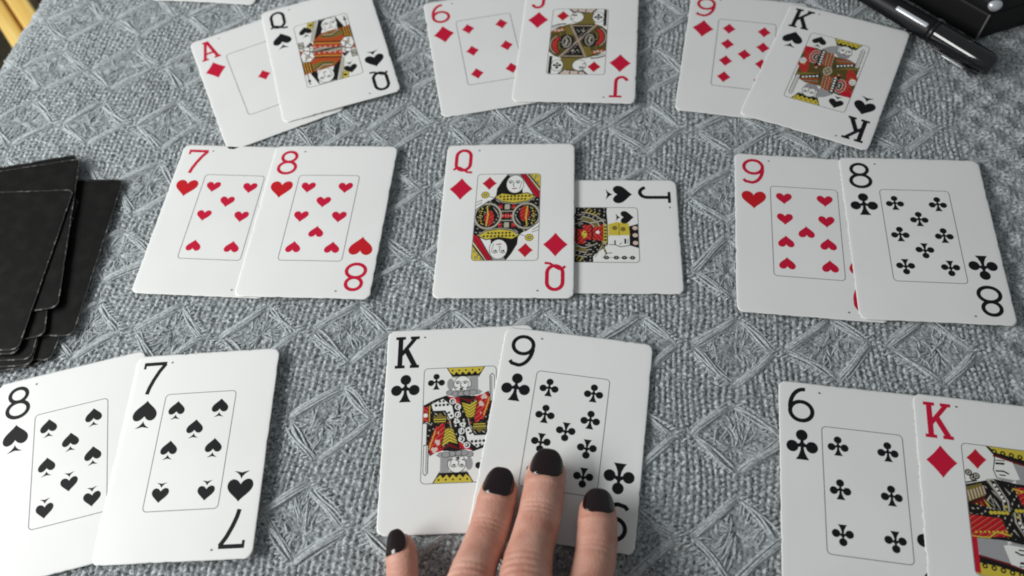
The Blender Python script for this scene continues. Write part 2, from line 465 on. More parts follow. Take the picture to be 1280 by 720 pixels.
def glyph(ch):
    """strokes in a 10.2 x 15 box centred on (0,0): list of outlines; closed rings are split in two strips"""
    W = 1.65; P_ = []
    def ring(cx, cy, rx, ry):
        P_.append(strip(arc(cx, cy, rx, ry, 90, 270, 22), W)); P_.append(strip(arc(cx, cy, rx, ry, -90, 90, 22), W))
    if ch == '8':
        ring(0, 3.45, 3.6, 3.2); ring(0, -3.35, 4.35, 3.6)
    elif ch == '6':
        ring(0, -2.7, 4.3, 4.05); P_.append(strip(arc(1.2, -1.5, 5.5, 8.3, 180, 84, 22), W))
    elif ch == '9':
        ring(0, 2.7, 4.3, 4.05); P_.append(strip(arc(-1.2, 1.5, 5.5, 8.3, 0, -86, 22)+[(-3.6, -6.2), (-4.6, -5.0)], W))
    elif ch == '7':
        P_.append(strip([(-4.9, 6.6), (5.0, 6.6)], W)); P_.append(strip([(-4.5, 7.3), (-4.5, 4.4)], 1.1))
        P_.append(strip([(4.6, 6.4), (2.4, 3.0), (.6, -1), (-.6, -4.5), (-1.2, -7.5)], W*1.05))
    elif ch == 'A':
        P_.append(strip([(-3.6, -6.6), (-.3, 7.2)], 1.7)); P_.append(strip([(3.6, -6.6), (.3, 7.2)], 1.9)); P_.append(strip([(-2.6, -2.4), (2.6, -2.4)], 1.5))
        P_.append(strip([(-5.2, -6.8), (-1.7, -6.8)], 1.4)); P_.append(strip([(1.7, -6.8), (5.2, -6.8)], 1.4)); P_.append(strip([(-2.2, 6.8), (1.2, 6.8)], 1.4))
    elif ch == 'K':
        P_.append(strip([(-3.0, -6.8), (-3.0, 6.8)], 2.1))
        for x0, x1, y in ((-5.1, -.9, 6.8), (-5.1, -.9, -6.8), (1.2, 5.1, 6.8), (1.3, 5.2, -6.8)): P_.append(strip([(x0, y), (x1, y)], 1.4))
        P_.append(strip([(3.3, 6.6), (-2.6, -1.3)], 1.7)); P_.append(strip([(-.6, 1.4), (3.4, -6.6)], 2.2))
    elif ch == 'Q':
        P_.append(strip(arc(-.1, 3.2, 3.5, 3.8, 90, 180, 12)+[(-3.6, -1.2)]+arc(-.1, -1.6, 3.5, 3.8, 180, 270, 12), W*1.05))
        P_.append(strip(arc(-.1, -1.6, 3.5, 3.8, -90, 0, 12)+[(3.4, 1)]+arc(-.1, 3.2, 3.5, 3.8, 0, 90, 12), W*1.05))
        P_.append(strip([(-4.7, -5.2), (-3.6, -4.0), (-2.0, -3.6), (.2, -5.0), (2.2, -6.6), (4.6, -6.9)], 1.3))
    elif ch == 'J':
        P_.append(strip([(1.6, 6.8), (1.6, -3.4)]+arc(-1.3, -3.4, 2.9, 3.4, 0, -165, 16), W*1.1)); P_.append(strip([(-1.6, 6.8), (4.8, 6.8)], 1.4))
    return P_

# --- court pictures: a small painter working at 8 px per mm, then read out per vertex of a fine print mesh
PPM = 8; PWX, PHY = 15.2, 24.8
CX, CY = int(2*PWX*PPM), int(2*PHY*PPM)
GX, GY = np.meshgrid((np.arange(CX)+.5)/PPM-PWX, PHY-(np.arange(CY)+.5)/PPM)
PAL = dict(w=(.81, .82, .80), k=(.012, .011, .012), r=(.50, .012, .03), y=(.60, .49, .06), g=(.34, .34, .35), o=(.42, .075, .02), b=(.10, .075, .02), n=(.19, .15, .035), p=(.66, .52, .45), d=(.14, .01, .012), l=(.45, .43, .36))
class Art:
    def __init__(s): s.im = np.empty((CY, CX, 3), np.float32); s.im[:] = PAL['w']
    def poly(s, c, pts):
        p = np.array(pts, float); x0, x1, y0, y1 = p[:, 0].min(), p[:, 0].max(), p[:, 1].min(), p[:, 1].max()
        a, b_ = max(0, int((x0+PWX)*PPM)-1), min(CX, int((x1+PWX)*PPM)+2); e, f = max(0, int((PHY-y1)*PPM)-1), min(CY, int((PHY-y0)*PPM)+2)
        if a >= b_ or e >= f: return s
        X, Y = GX[e:f, a:b_], GY[e:f, a:b_]; ins = np.zeros(X.shape, bool)
        q = np.roll(p, -1, 0)
        for (xa, ya), (xb, yb) in zip(p, q):
            if ya == yb: continue
            ins ^= ((ya > Y) != (yb > Y)) & (X < (xb-xa)*(Y-ya)/(yb-ya)+xa)
        s.im[e:f, a:b_][ins] = PAL[c]; return s
    def ell(s, c, x, y, rx, ry=None):
        ry = ry or rx; s.poly(c, arc(x, y, rx, ry, 0, 360, 28)); return s
    def line(s, c, pts, wd=.35):
        p = np.array(pts, float)
        for a, b_ in zip(p[:-1], p[1:]):
            d = b_-a; L = np.hypot(*d)+1e-9; n = np.array([-d[1], d[0]])/L*wd/2; e = d/L*wd*.3
            s.poly(c, [a+n-e, b_+n+e, b_-n+e, a-n-e])
        return s
    def out(s, fill, edge, pts, wd=.35):
        s.poly(fill, pts); s.line(edge, list(pts)+[pts[0]], wd); return s
    def dots(s, c, a, b_, n, r):
        a, b_ = np.array(a, float), np.array(b_, float)
        for k in range(n):
            q = a+(b_-a)*(k+.5)/n; s.ell(c, q[0], q[1], r)
        return s
    def pip(s, kind, x, y, size):
        for sh in pip_shapes(kind): s.poly('r' if kind in 'DH' else 'k', sh*size+np.array([x, y]))
        return s
    def face(s, x, y, rx, ry, look=1):
        s.ell('k', x, y, rx+.25, ry+.25); s.ell('w', x, y, rx, ry)
        for e in (-1, 1):
            ex = x+e*rx*.44+look*.35; ey = y+ry*.18
            s.ell('k', ex, ey, rx*.22, ry*.10); s.ell('w', ex-look*.25, ey, rx*.06, ry*.05)
            s.line('k', [(ex-rx*.30, ey+ry*.14), (ex, ey+ry*.24), (ex+rx*.30, ey+ry*.12)], .32)
        s.line('k', [(x+look*.45, y+ry*.22), (x+look*.95, y-ry*.22), (x+look*.2, y-ry*.28)], .32)
        s.line('k', [(x-rx*.26+look*.3, y-ry*.52), (x+rx*.30+look*.3, y-ry*.50)], .42); s.ell('r', x+look*.3, y-ry*.54, rx*.15, ry*.05)
        s.line('g', [(x-look*rx*.8, y+ry*.3), (x-look*rx*.55, y-ry*.6)], .4); return s
    def beard(s, x, y, rx, ry, look=1):
        s.poly('g', [(x-rx*.95, y-ry*.1), (x-rx*.6, y-ry*.45), (x, y-ry*.62), (x+rx*.6, y-ry*.45), (x+rx*.95, y-ry*.1), (x+rx*.9, y-ry*.8), (x+rx*.4, y-ry*1.25), (x-rx*.4, y-ry*1.25), (x-rx*.9, y-ry*.8)])
        for e in (-1, 1): s.line('k', [(x, y-ry*.36), (x+e*rx*.35, y-ry*.5), (x+e*rx*.75, y-ry*.34)], .38)
        for q in range(4): s.line('k', [(x+(q-1.5)*rx*.38, y-ry*.75), (x+(q-1.5)*rx*.3, y-ry*1.18)], .22)
        return s
    def crown(s, x0, x1, top, bot, fill='y'):
        ins = (x1-x0)*.17
        s.poly('k', [(x0, top), (x1, top), (x1-ins, bot), (x0+ins, bot)])
        n = 5
        for k in range(n):
            a = x0+.6+(x1-x0-1.2)*k/n; b_ = x0+.6+(x1-x0-1.2)*(k+1)/n; m = (a+b_)/2; c = (x0+x1)/2
            sq = lambda x, f: c+(x-c)*f
            s.poly(fill, [(a, top), (b_, top), (sq(b_, .88), top-(top-bot)*.42), (sq(m, .82), top-(top-bot)*.72), (sq(a, .88), top-(top-bot)*.42)])
            s.ell('k', sq(m, .92), top-(top-bot)*.3, .4)
        s.line('l', [(x0+ins*.9, bot+.35), (x1-ins*.9, bot+.35)], .3); return s
    def sword(s, x, y0, y1):
        s.out('w', 'k', [(x-.9, y0), (x+.9, y0), (x+.9, y1-1), (x, y1), (x-.9, y1-1)], .3); s.line('g', [(x-.2, y0), (x-.2, y1-1.2)], .45); return s
    def fin(s, k):
        # fine gold and cream line work over the dark cloth, dark stitching over the red
        body = (GY < 10.5)
        bk_ = (s.im[..., 0] < .03) & body; rd_ = (np.abs(s.im[..., 0]-.5) < .02) & (s.im[..., 1] < .03) & body
        er = bk_ & np.roll(bk_, 3, 0) & np.roll(bk_, -3, 0) & np.roll(bk_, 3, 1) & np.roll(bk_, -3, 1)
        p1 = np.sin(2.9*np.hypot(np.abs(GX)-13, GY+2)) > .74; p2 = np.sin(3.3*(GX+.6*GY)) > .2
        s.im[er & p1 & p2] = PAL['l']
        p4 = np.abs(np.sin(1.6*(np.abs(GX)*.8-GY))) < .16; s.im[rd_ & p4] = PAL['k']; p5 = np.abs(np.sin(1.6*(np.abs(GX)*.8-GY)+.8)) < .08; s.im[rd_ & p5] = PAL['y']
        r = s.im[::-1, ::-1].copy(); s.im = np.where((GY > k*GX)[..., None], s.im, r)
        return s.im.reshape(CY//2//1, 2, CX//2, 2, 3).mean((1, 3)) if CY % 2 == 0 and CX % 2 == 0 else s.im

def queen_d():
    a = Art()
    a.poly('k', [(-5.8, 11), (-5.4, 16), (-3, 21), (-.5, 24.8), (6, 24.8), (7, 12)])
    a.poly('g', [(-.8, 24.8), (6, 24.8), (6.5, 21), (1, 22.5)]); a.face(3.1, 18.6, 4.0, 5.2, -1)
    a.poly('y', [(8.5, 24.8), (15.2, 24.8), (15.2, 14.5)])
    for x, y in ((10.5, 23.5), (13, 23), (13.6, 19.6), (12, 21.4)): a.ell('k', x, y, .7); a.ell('w', x, y, .3)
    a.line('k', [(9, 24.8), (15.2, 16)], .7)
    a.out('r', 'k', [(5.3, 24.8), (7.9, 24.8), (15.2, 13.5), (15.2, 10), (12.5, 11.5)], .5); a.line('d', [(6.5, 24.8), (14.5, 11.8)], .4)
    a.poly('k', [(-15.2, -8), (-15.2, 3), (-9, 8.5), (-6, 10.8), (12.5, 11), (15.2, 10.5), (15.2, -8)])
    a.out('y', 'k', [(-6.2, 11), (-3, 13.2), (3, 12.2), (9, 13.4), (13, 11.4), (9.5, 8.6), (3, 7.4), (-2.5, 8.3)], .5)
    a.dots('k', (-4.4, 11.2), (11, 11.6), 9, .55); a.dots('k', (-2.6, 9.6), (9, 9.8), 7, .55); a.line('l', [(-5.8, 10.7), (-2.5, 7.9), (3, 7), (9.5, 8.2), (13, 11)], .4)
    a.out('r', 'k', [(-4.2, 4), (-2.2, 4), (-2.2, 6.6), (-4.2, 6.6)]); a.out('l', 'k', [(-1.4, 3.6), (1.2, 3.6), (1.2, 6.8), (-1.4, 6.8)]); a.out('r', 'k', [(2, 4), (4, 4), (4, 6.6), (2, 6.6)])
    a.poly('r', [(-4.3, -1.2), (4.3, -1.2), (4.3, 1.2), (-4.3, 1.2)]); a.line('l', [(-3.5, 2.7), (3.5, 2.7)], .5); a.dots('w', (-2.5, 0), (2.5, 0), 4, .25)
    for e in (-1, 1):
        a.ell('l', e*9, 0, 6.6, 7.6); a.ell('k', e*9, 0, 5.7, 6.7); a.ell('r', e*8.2, e*1.2, 2.2, 4.4)
        a.line('y', [(e*5.5, -5), (e*8.8, -1), (e*9.5, 5.8)], .6)
        for q in range(7): a.line('y', [(e*(10+q*.6), -4+q*1.3), (e*(12.2+q*.2), -5+q*1.5)], .35); a.ell('y', e*(12.6-abs(q-3)*.3), -4.5+q*1.45, .4)
    a.poly('w', [(-15.2, 10), (-15.2, 3.5), (-11, 8), (-12, 10.5)]); a.line('k', [(-15, 8), (-12, 9.3)], .3); a.line('k', [(-15, 6), (-12.2, 8)], .3); a.line('k', [(-15.2, 3.3), (-9, 8.8)], .4)
    a.ell('n', -10.8, 12.3, 2.0); a.ell('y', -10.8, 12.3, 1.6); a.ell('k', -10.8, 12.3, .8); a.ell('w', -10.8, 12.3, .35)
    a.line('k', [(-8.8, 11.5), (-6.4, 10.4)], .3)
    a.pip('D', -9.2, 19.2, 7); return a.fin(-.12)

def queen_s():
    a = Art()
    a.poly('k', [(-1, 24.8), (3, 24.8), (-3, 9), (-6.5, 8)]); a.poly('l', [(-4.5, 24.8), (-1.5, 24.8), (-6, 9), (-8, 9)])
    a.poly('k', [(8.5, 24.8), (11.5, 16), (13, 9), (8, 12)])
    a.out('y', 'k', [(-7, 24.8), (-3.8, 24.8), (-5, 20), (-8.2, 19.5)]); a.ell('k', -5.8, 22.3, .9)
    a.face(4.2, 19, 4.3, 5.0, 1); a.line('g', [(0, 24.4), (8, 24.4)], .7)
    a.poly('o', [(-6.5, 9), (-1, 13.8), (10, 14), (15.2, 15), (15.2, -8), (-9, -6)])
    a.poly('n', [(-3, 10.8), (0, 13.6), (9.5, 13.6), (10.5, 8.5), (4, 8)]); a.line('k', [(-1.5, 11), (4, 9.4), (9.3, 12.8)], .5); a.line('l', [(-.5, 12.2), (4, 10.6), (8.6, 13.2)], .5); a.line('o', [(0, 13), (4.2, 11.8), (8, 13.4)], .5)
    a.line('k', [(-6.5, 8.6), (2, 5.5), (10, 3)], .8); a.line('y', [(-6, 7.4), (2, 4.4), (10, 1.8)], .4)
    for q in range(6): a.line('r', [(-8+q*2.8, 6.4-q*.9), (-6+q*2.8, 3-q*.9)], .9); a.ell('p', -6.4+q*2.8, 4.4-q*.85, .5)
    a.line('k', [(-9, 3.5), (9, -2.4)], .7)
    for q in range(4): a.line('k', [(10.5+q*1.4, 14), (11+q*1.3, 2)], .6); a.line('y', [(11.1+q*1.4, 14), (11.6+q*1.3, 3)], .3)
    a.poly('l', [(-9, 3), (-2, 2.6), (9, -2), (9, -4), (-9, 1)]); a.line('k', [(-10, 2.2), (10, -1.2)], .9)
    for e in (-1, 1):
        a.out('w', 'k', [(e*14.5, 5), (e*10.5, 6), (e*7.5, 3), (e*8.5, -1.5), (e*13, -3.5), (e*15, 0)]); a.dots('k', (e*13, 4.6), (e*9, -1.5), 5, .55); a.ell('n', e*11.4, 2, 1.3); a.ell('p', e*11.4, 2, .7); a.line('k', [(e*9, 4), (e*13, -2)], .4)
    a.poly('k', [(-11, 6.5), (-8, 9), (-7, 6.5), (-9.5, 5)])
    a.out('l', 'k', [(-14.6, 10.5), (-12, 10.5), (-12, 6), (-14.6, 6)]); a.line('k', [(-14.4, 9), (-12, 7)], .5)
    a.line('g', [(13.4, 22.5), (13.4, 15)], .8); a.ell('k', 13.3, 20, .9); a.ell('g', 13.3, 22, .7)
    a.pip('S', -9.4, 18, 7.2); return a.fin(-.28)

def king_c():
    a = Art()
    a.crown(-5.8, 10.6, 24.8, 20.0)
    a.poly('g', [(4, 20.4), (7.6, 20.4), (7.6, 14.5), (9.4, 13.4), (8, 12), (3, 12.4), (4, 15)]); a.ell('g', -3.9, 17.2, 1.5, 2.6); a.face(1.0, 16.9, 3.5, 3.7, -1); a.beard(1.0, 16.9, 3.5, 3.7)
    for x, y in ((-4, 13.4), (-1.8, 12.7), (.6, 12.6), (3, 12.9), (5.4, 13.2)): a.ell('k', x, y, 1.75, 1.25); a.ell('g', x, y, 1.5, 1.05)
    a.line('k', [(-1.6, 15.2), (.6, 14.6), (2.6, 15.3)], .5); a.ell('w', -.9, 14.9, .9, .5); a.ell('w', 2, 14.9, .9, .5)
    a.poly('k', [(-15, -8), (-15, 8.2), (-10, 10.8), (-5.5, 12.3), (-3, 11), (1, 12), (8, 11.5), (11.8, 13.6), (13.4, 9), (13.4, -8)])
    a.out('w', 'k', [(-12, 8.6), (-7, 11), (-3, 7.6), (-2, 2.6), (-4, 1.5), (-6, 5.5), (-11, 5.5)], .4); a.dots('k', (-10.6, 8), (-4.2, 8.2), 4, .6); a.dots('k', (-9, 9.6), (-6, 9.8), 2, .5); a.dots('k', (-4.8, 5.4), (-3, 2.6), 2, .5)
    a.out('n', 'k', [(-11, 4.6), (-9.6, 3.2), (-8, 5), (-6.4, 3.2), (-5, 4.6), (-5.6, .8), (-10.6, .8)], .4); a.line('y', [(-10.6, 1.9), (-5.6, 1.9)], .4); a.line('y', [(-10.4, .9), (-5.8, .9)], .35); a.dots('k', (-10.2, 1.4), (-5.8, 1.4), 5, .3)
    a.poly('r', [(-15, 7.5), (-12.8, 7.6), (-12.8, 1), (-15, 1)]); a.ell('w', -14, 3.8, .9); a.line('y', [(-12.4, 8), (-12.4, 1)], .35)
    a.poly('r', [(-11.8, -1), (-5.6, .2), (-7, -10), (-12.6, -8.5)]); a.line('y', [(-11.4, -.6), (-12.2, -8)], .4)
    for x, y in ((-7.4, -2.2), (-8.2, -6.2)): a.ell('p', x-.6, y, .75); a.ell('p', x+.6, y, .75); a.ell('p', x, y+.9, .75)
    a.poly('r', [(6.5, 11.4), (11.5, 12.9), (12.6, 9), (9.6, 1), (6, 2)]); a.line('y', [(12.3, 11), (9.8, 3)], .4)
    for x, y in ((10, 10.8), (8.6, 7.6), (7.4, 4)): a.ell('p', x-.6, y, .75); a.ell('p', x+.6, y, .75); a.ell('p', x, y+.9, .75)
    a.out('y', 'k', [(.4, 9.2), (4, 8), (7.4, 10.2), (6, 2), (2.6, 2)], .5)
    for q in range(5): a.line('b', [(1+q*.4, 8.2-q*1.35), (4, 6.6-q*1.3), (6.9-q*.2, 8.6-q*1.35)], .35)
    a.poly('d', [(-1, 11.5), (3.8, 8.5), (8, 11.5), (4, 10)])
    a.poly('r', [(-5, 11.8), (-.2, 10.8), (.2, 8.6), (-2.4, 8.4)]); a.poly('r', [(7.6, 10.2), (8.6, 2), (6.4, -2), (6, 2)]); a.poly('o', [(-5.4, 0), (-3.8, 1), (-3.4, -7), (-6.4, -9)])
    for x, y in ((-3, 9.6), (-.8, 7), (-.8, 3.6), (-1.2, .3)): a.ell('w', x, y, 1.3); a.ell('k', x, y, .85); a.ell('w', x+.2, y-.1, .4)
    a.line('w', [(-1.9, 9), (-.2, 7.8), (-.2, 5), (-1, 2), (-.2, -.8)], .35); a.dots('w', (-1.8, 2.4), (-1.8, -2.6), 4, .4); a.dots('w', (1.6, 1.8), (1.6, -2.6), 4, .4)
    a.line('l', [(-4, 1.2), (-3.4, -2)], .4); a.line('l', [(3.4, 1.8), (4.4, -2)], .4)
    a.ell('w', -13.4, -.8, 1.6); a.ell('n', -13.4, -.6, 1.0); a.line('k', [(-14.8, .4), (-12, .4)], .3); a.line('k', [(-14.8, -1.9), (-12, -1.9)], .5)
    a.sword(13.4, 9, 21.4)
    a.poly('w', [(13.6, 8), (15.2, 8), (15.2, -8), (13.6, -8)])
    a.pip('C', -9.9, 18.6, 7.2); return a.fin(0)

def king_s():
    a = Art()
    a.crown(-3, 11.5, 24.8, 19.6)
    a.poly('g', [(-3.5, 18), (.5, 20), (1, 13.5), (-4, 12.5), (-7, 14.5)]); a.face(4.2, 16.4, 3.6, 4.2, 1); a.beard(4.2, 16.4, 3.6, 4.2); a.poly('g', [(1, 12.4), (7, 12.2), (4.5, 11)])
    a.poly('r', [(-15.2, 14), (-9, 14.3), (-9, -4), (-15.2, -4)]); a.poly('b', [(-10, 14.3), (-2, 13), (1, 11.5), (8, 11.8), (13.5, 9.5), (15.2, 6), (15.2, -8), (-10, -8)])
    a.poly('r', [(9, 7), (14.5, 2), (14.5, -10), (10, -12)])
    for q in range(4): a.line('o', [(-5.5+q*1.6, 13), (-4.5+q*1.5, 4-q*.5)], .9); a.line('l', [(-4.7+q*1.6, 12.6), (-3.7+q*1.5, 4-q*.5)], .3)
    a.line('o', [(2, 9.8), (8, 11.2)], .9); a.line('o', [(3, 7.5), (11, 10)], .9); a.line('l', [(2.4, 8.7), (9.6, 10.8)], .3); a.line('n', [(4, 4), (14, 7)], 1.8)
    a.ell('l', -8.4, 8, 2.9, 5); a.ell('r', -8.4, 8, 2.4, 4.4); a.ell('l', -8.2, 8, 1.7, 3.2); a.ell('k', -8.1, 8, 1.2, 2.5); a.ell('l', -8, 8, .5, 1.6)
    a.poly('k', [(-6.6, 14.4), (-4.4, 14), (-3.8, 2), (-6, 0), (-11, -5.5), (-12.4, -4), (-7, 1)]); a.dots('w', (-5.4, 13.6), (-5, 2.6), 6, .62); a.dots('w', (-5.4, 1), (-10.6, -4.4), 5, .6)
    a.poly('k', [(2, 5.5), (10.5, 9.5), (12, 8.5), (3, 3)]); a.dots('w', (3, 5), (10.8, 8.7), 5, .6)
    a.line('o', [(-11, -3), (-4, 3)], .8); a.ell('l', 0, 0, 2.2, 3); a.ell('n', 0, 0, 1.6, 2.3); a.line('l', [(-1.6, 2), (1.6, -2)], .4); a.line('l', [(-1.6, -2), (1.6, 2)], .4)
    a.ell('w', -13.4, 3.2, 1.7, 2.2); a.line('k', [(-14.6, 4), (-12.4, 4.6)], .3); a.line('k', [(-14.6, 2.6), (-12.2, 3.2)], .3); a.ell('b', -14.6, 6.6, 1.2, 1.6); a.ell('y', -12.6, .8, .8)
    a.sword(12.6, 7.5, 21.8); a.poly('w', [(14, 8), (15.2, 8), (15.2, 0), (14, 2)])
    a.pip('S', -9.6, 19.2, 7.2); return a.fin(-.05)

def king_d():
    a = Art()
    a.poly('k', [(-6.5, 24.8), (15.2, 24.8), (15.2, 17.5), (10, 18), (2, 20), (-3.5, 21)]); a.poly('y', [(-5.5, 24.8), (15.2, 24.8), (15.2, 20.2), (8, 20.6), (-2.5, 22.4)])
    for q in range(6): a.ell('k', -3.4+q*3, 22.9-q*.35, .95); a.ell('y', -3.4+q*3, 22.9-q*.35, .4)
    a.line('d', [(-3.8, 21.2), (2, 19.6), (10, 18), (15.2, 17.6)], 1.0)
    a.poly('g', [(2, 19.2), (13, 17.4), (14, 10.5), (3, 10.5)]); a.poly('w', [(-3.5, 20.8), (2.6, 19.3), (4.4, 13), (0, 11.5), (-3.6, 12.4), (-4.6, 15.4)]); a.line('k', [(-3.5, 20.8), (-4.6, 15.4), (-3.6, 12.4), (0, 11.5)], .35)
    a.line('k', [(-3.4, 18.2), (-.6, 18.4)], .8); a.line('k', [(-3.6, 19.4), (-.2, 19.6)], .35); a.line('k', [(-3.6, 15.2), (-1, 15.4), (.6, 14.6)], .6); a.line('k', [(-2.6, 13.8), (-.6, 13.8)], .4); a.poly('g', [(-4.4, 12.8), (3, 12.4), (0, 10.6)])
    a.poly('k', [(-15.2, 8.4), (-7, 11.2), (-5, 12), (4, 11), (15.2, 11.5), (15.2, -12), (-15.2, -12)])
    a.poly('n', [(-15.2, 7.4), (-9.5, 9.6), (-8.6, 5), (-15.2, 1.5)])
    for q in range(6): a.line('p', [(-14.6+q*1.1, 6+q*.5), (-14+q*1.1, 2.6+q*.6)], .45)
    a.poly('d', [(-15.2, .5), (-9, 4.5), (-4, -9), (-9, -11), (-15.2, -5)])
    for q in range(5): a.line('o' if q % 2 else 'y', [(-15+q*1.5, -.4+q*.9), (-9.6+q*1.4, -10.4+q*1.2)], .6)
    a.out('l', 'k', [(-8.8, 3.2), (-6.6, 6.2), (-5.2, .2)], .5); a.poly('k', [(-7.8, 3), (-6.8, 4.6), (-6, 1.4)])
    a.poly('l', [(-7.8, 11.4), (-5, 12), (-.6, 4), (-.4, -4), (-4, -10.5), (-7, -11.5), (-2.6, -3), (-3, 4)]); a.poly('k', [(-6.4, 11.2), (-4.6, 11), (-1.2, 3.6), (-1.2, -3.4), (-3.6, -8), (-2, -3), (-2.4, 4)]); a.dots('w', (-5.2, 10.2), (-1.8, 3.2), 5, .5); a.dots('y', (-1.7, 2.6), (-3, -6), 5, .5)
    a.poly('r', [(2, 9.4), (9, 10.6), (15.2, 10.6), (15.2, 3), (4, 3)]); a.line('y', [(1.4, 9), (6, 8.2), (9, 10.8), (15.2, 11)], .5); a.dots('y', (2, 7.6), (14, 9.4), 8, .4)
    a.poly('k', [(2, 2.6), (15.2, 2.6), (15.2, -2.6), (2, -2.6)]); a.dots('y', (1, .6), (8, 1.4), 5, .7); a.dots('l', (1.4, -1), (8, -.4), 5, .5)
    a.poly('r', [(0, -3.4), (15.2, -3), (15.2, -9), (3, -10), (-1, -7)]); a.line('y', [(-1.4, -7), (3, -9.6), (8, -8.6)], .6); a.dots('y', (-.6, -6), (8, -7.6), 7, .4)
    for x, y in ((-13.6, 13.2), (-12.2, 11.4), (-11, 12.2)): a.ell('k', x, y, 1.3); a.ell('l', x, y, .85); a.ell('k', x, y, .35)
    a.line('k', [(-15.2, 9), (-11, 10.4)], .5)
    a.poly('r', [(13.2, 11), (15.2, 11), (15.2, 24), (13.2, 24)])
    a.pip('D', -10.2, 19, 7.2); return a.fin(-.1)

def jack_d():
    a = Art()
    a.line('k', [(-6, 24.8), (-4, 22.4), (6, 21.4), (9, 24.8)], 1.0)
    for q in range(3): a.line('k', [(-2.4+q*3.4, 24.8), (-2+q*3.2, 22.2)], .6)
    a.poly('p', [(-5, 24.8), (8, 24.8), (6, 22.4), (-3.4, 22.8)]); a.line('k', [(-1.6, 24.8), (-1.4, 22.6)], .6); a.line('k', [(3, 24.8), (2.8, 22.4)], .6)
    a.poly('n', [(1, 21.6), (7.6, 21.6), (8.4, 13), (-5, 12.4), (-1, 14)]); a.ell('k', -1.6, 18.2, 3.7, 4.1); a.ell('w', -1.6, 18.2, 3.4, 3.8)
    a.line('k', [(-4, 19.6), (-2, 19.7)], .9); a.line('k', [(-4.4, 20.7), (-1.8, 20.8)], .3); a.line('k', [(-4.6, 17), (-3.4, 17.2)], .5)
    a.ell('k', 9.9, 18.4, 3.3, 4.3); a.ell('w', 9.9, 18.4, 3, 4); a.pip('C', 9.9, 18.6, 4.6)
    a.line('k', [(13.6, 24), (13.6, 12)], 1.6)
    a.poly('b', [(-15.2, 7), (-11, 10.6), (-5, 13), (8.5, 13), (12, 11.5), (15.2, 8), (15.2, -9), (-15.2, -9)])
    a.line('k', [(-14.6, 11), (-11, 12.6), (-7.5, 13)], .8); a.line('k', [(-14.6, 9.4), (-10, 11.4)], .4)
    for q in range(7): a.ell('p' if q % 2 else 'o', -13.4+q*.9, 7+.5*math.sin(q*2)+q*.35, .9)
    a.poly('n', [(-8, 10.4), (-4, 12.4), (-2.2, 5), (-6, 3)])
    a.poly('k', [(-4, 12.6), (8.4, 12.6), (.6, 1)]); a.line('n', [(-4, 11.6), (7.8, 11.6)], .9); a.dots('p', (-3.4, 11.6), (7.2, 11.6), 8, .4); a.out('l', 'k', [(1.2, 7.6), (2.4, 8.7), (3.6, 7.6), (2.4, 6.4)])
    a.line('p', [(-4.6, 12.4), (0, 0)], .9); a.line('k', [(-4.6, 12.4), (0, 0)], .3); a.line('p', [(9, 12.2), (0, 0), (-9, -12)], 1.0); a.line('k', [(9, 12.2), (-9, -12)], .3)
    for e in (-1, 1):
        a.ell('k', e*6.2, -e*-.8, 4.2, 5.6); 
        a.ell('l', e*6, e*.8, 2.4, 4.4); a.ell('k', e*6, e*.8, 1.9, 3.8); a.dots('l', (e*5.4, e*.8-2.8), (e*6.6, e*.8+2.8), 4, .7)
        a.line('n', [(e*9.6, -6), (e*10.4, 0), (e*9.6, 6.4)], .6)
    a.out('r', 'k', arc(8.6, 3, 5.4, 7, -70, 70, 10)+arc(8, 3, 2.8, 6, 70, -70, 10), .5); a.line('l', arc(8.6, 3, 6, 7.6, -60, 60, 10), .5)
    a.out('r', 'k', arc(-8.6, -3, 5.4, 7, 110, 250, 10)+arc(-8, -3, 2.8, 6, 250, 110, 10), .5); a.line('l', arc(-8.6, -3, 6, 7.6, 120, 240, 10), .5)
    a.pip('D', -9.4, 19.2, 7); return a.fin(-.1)

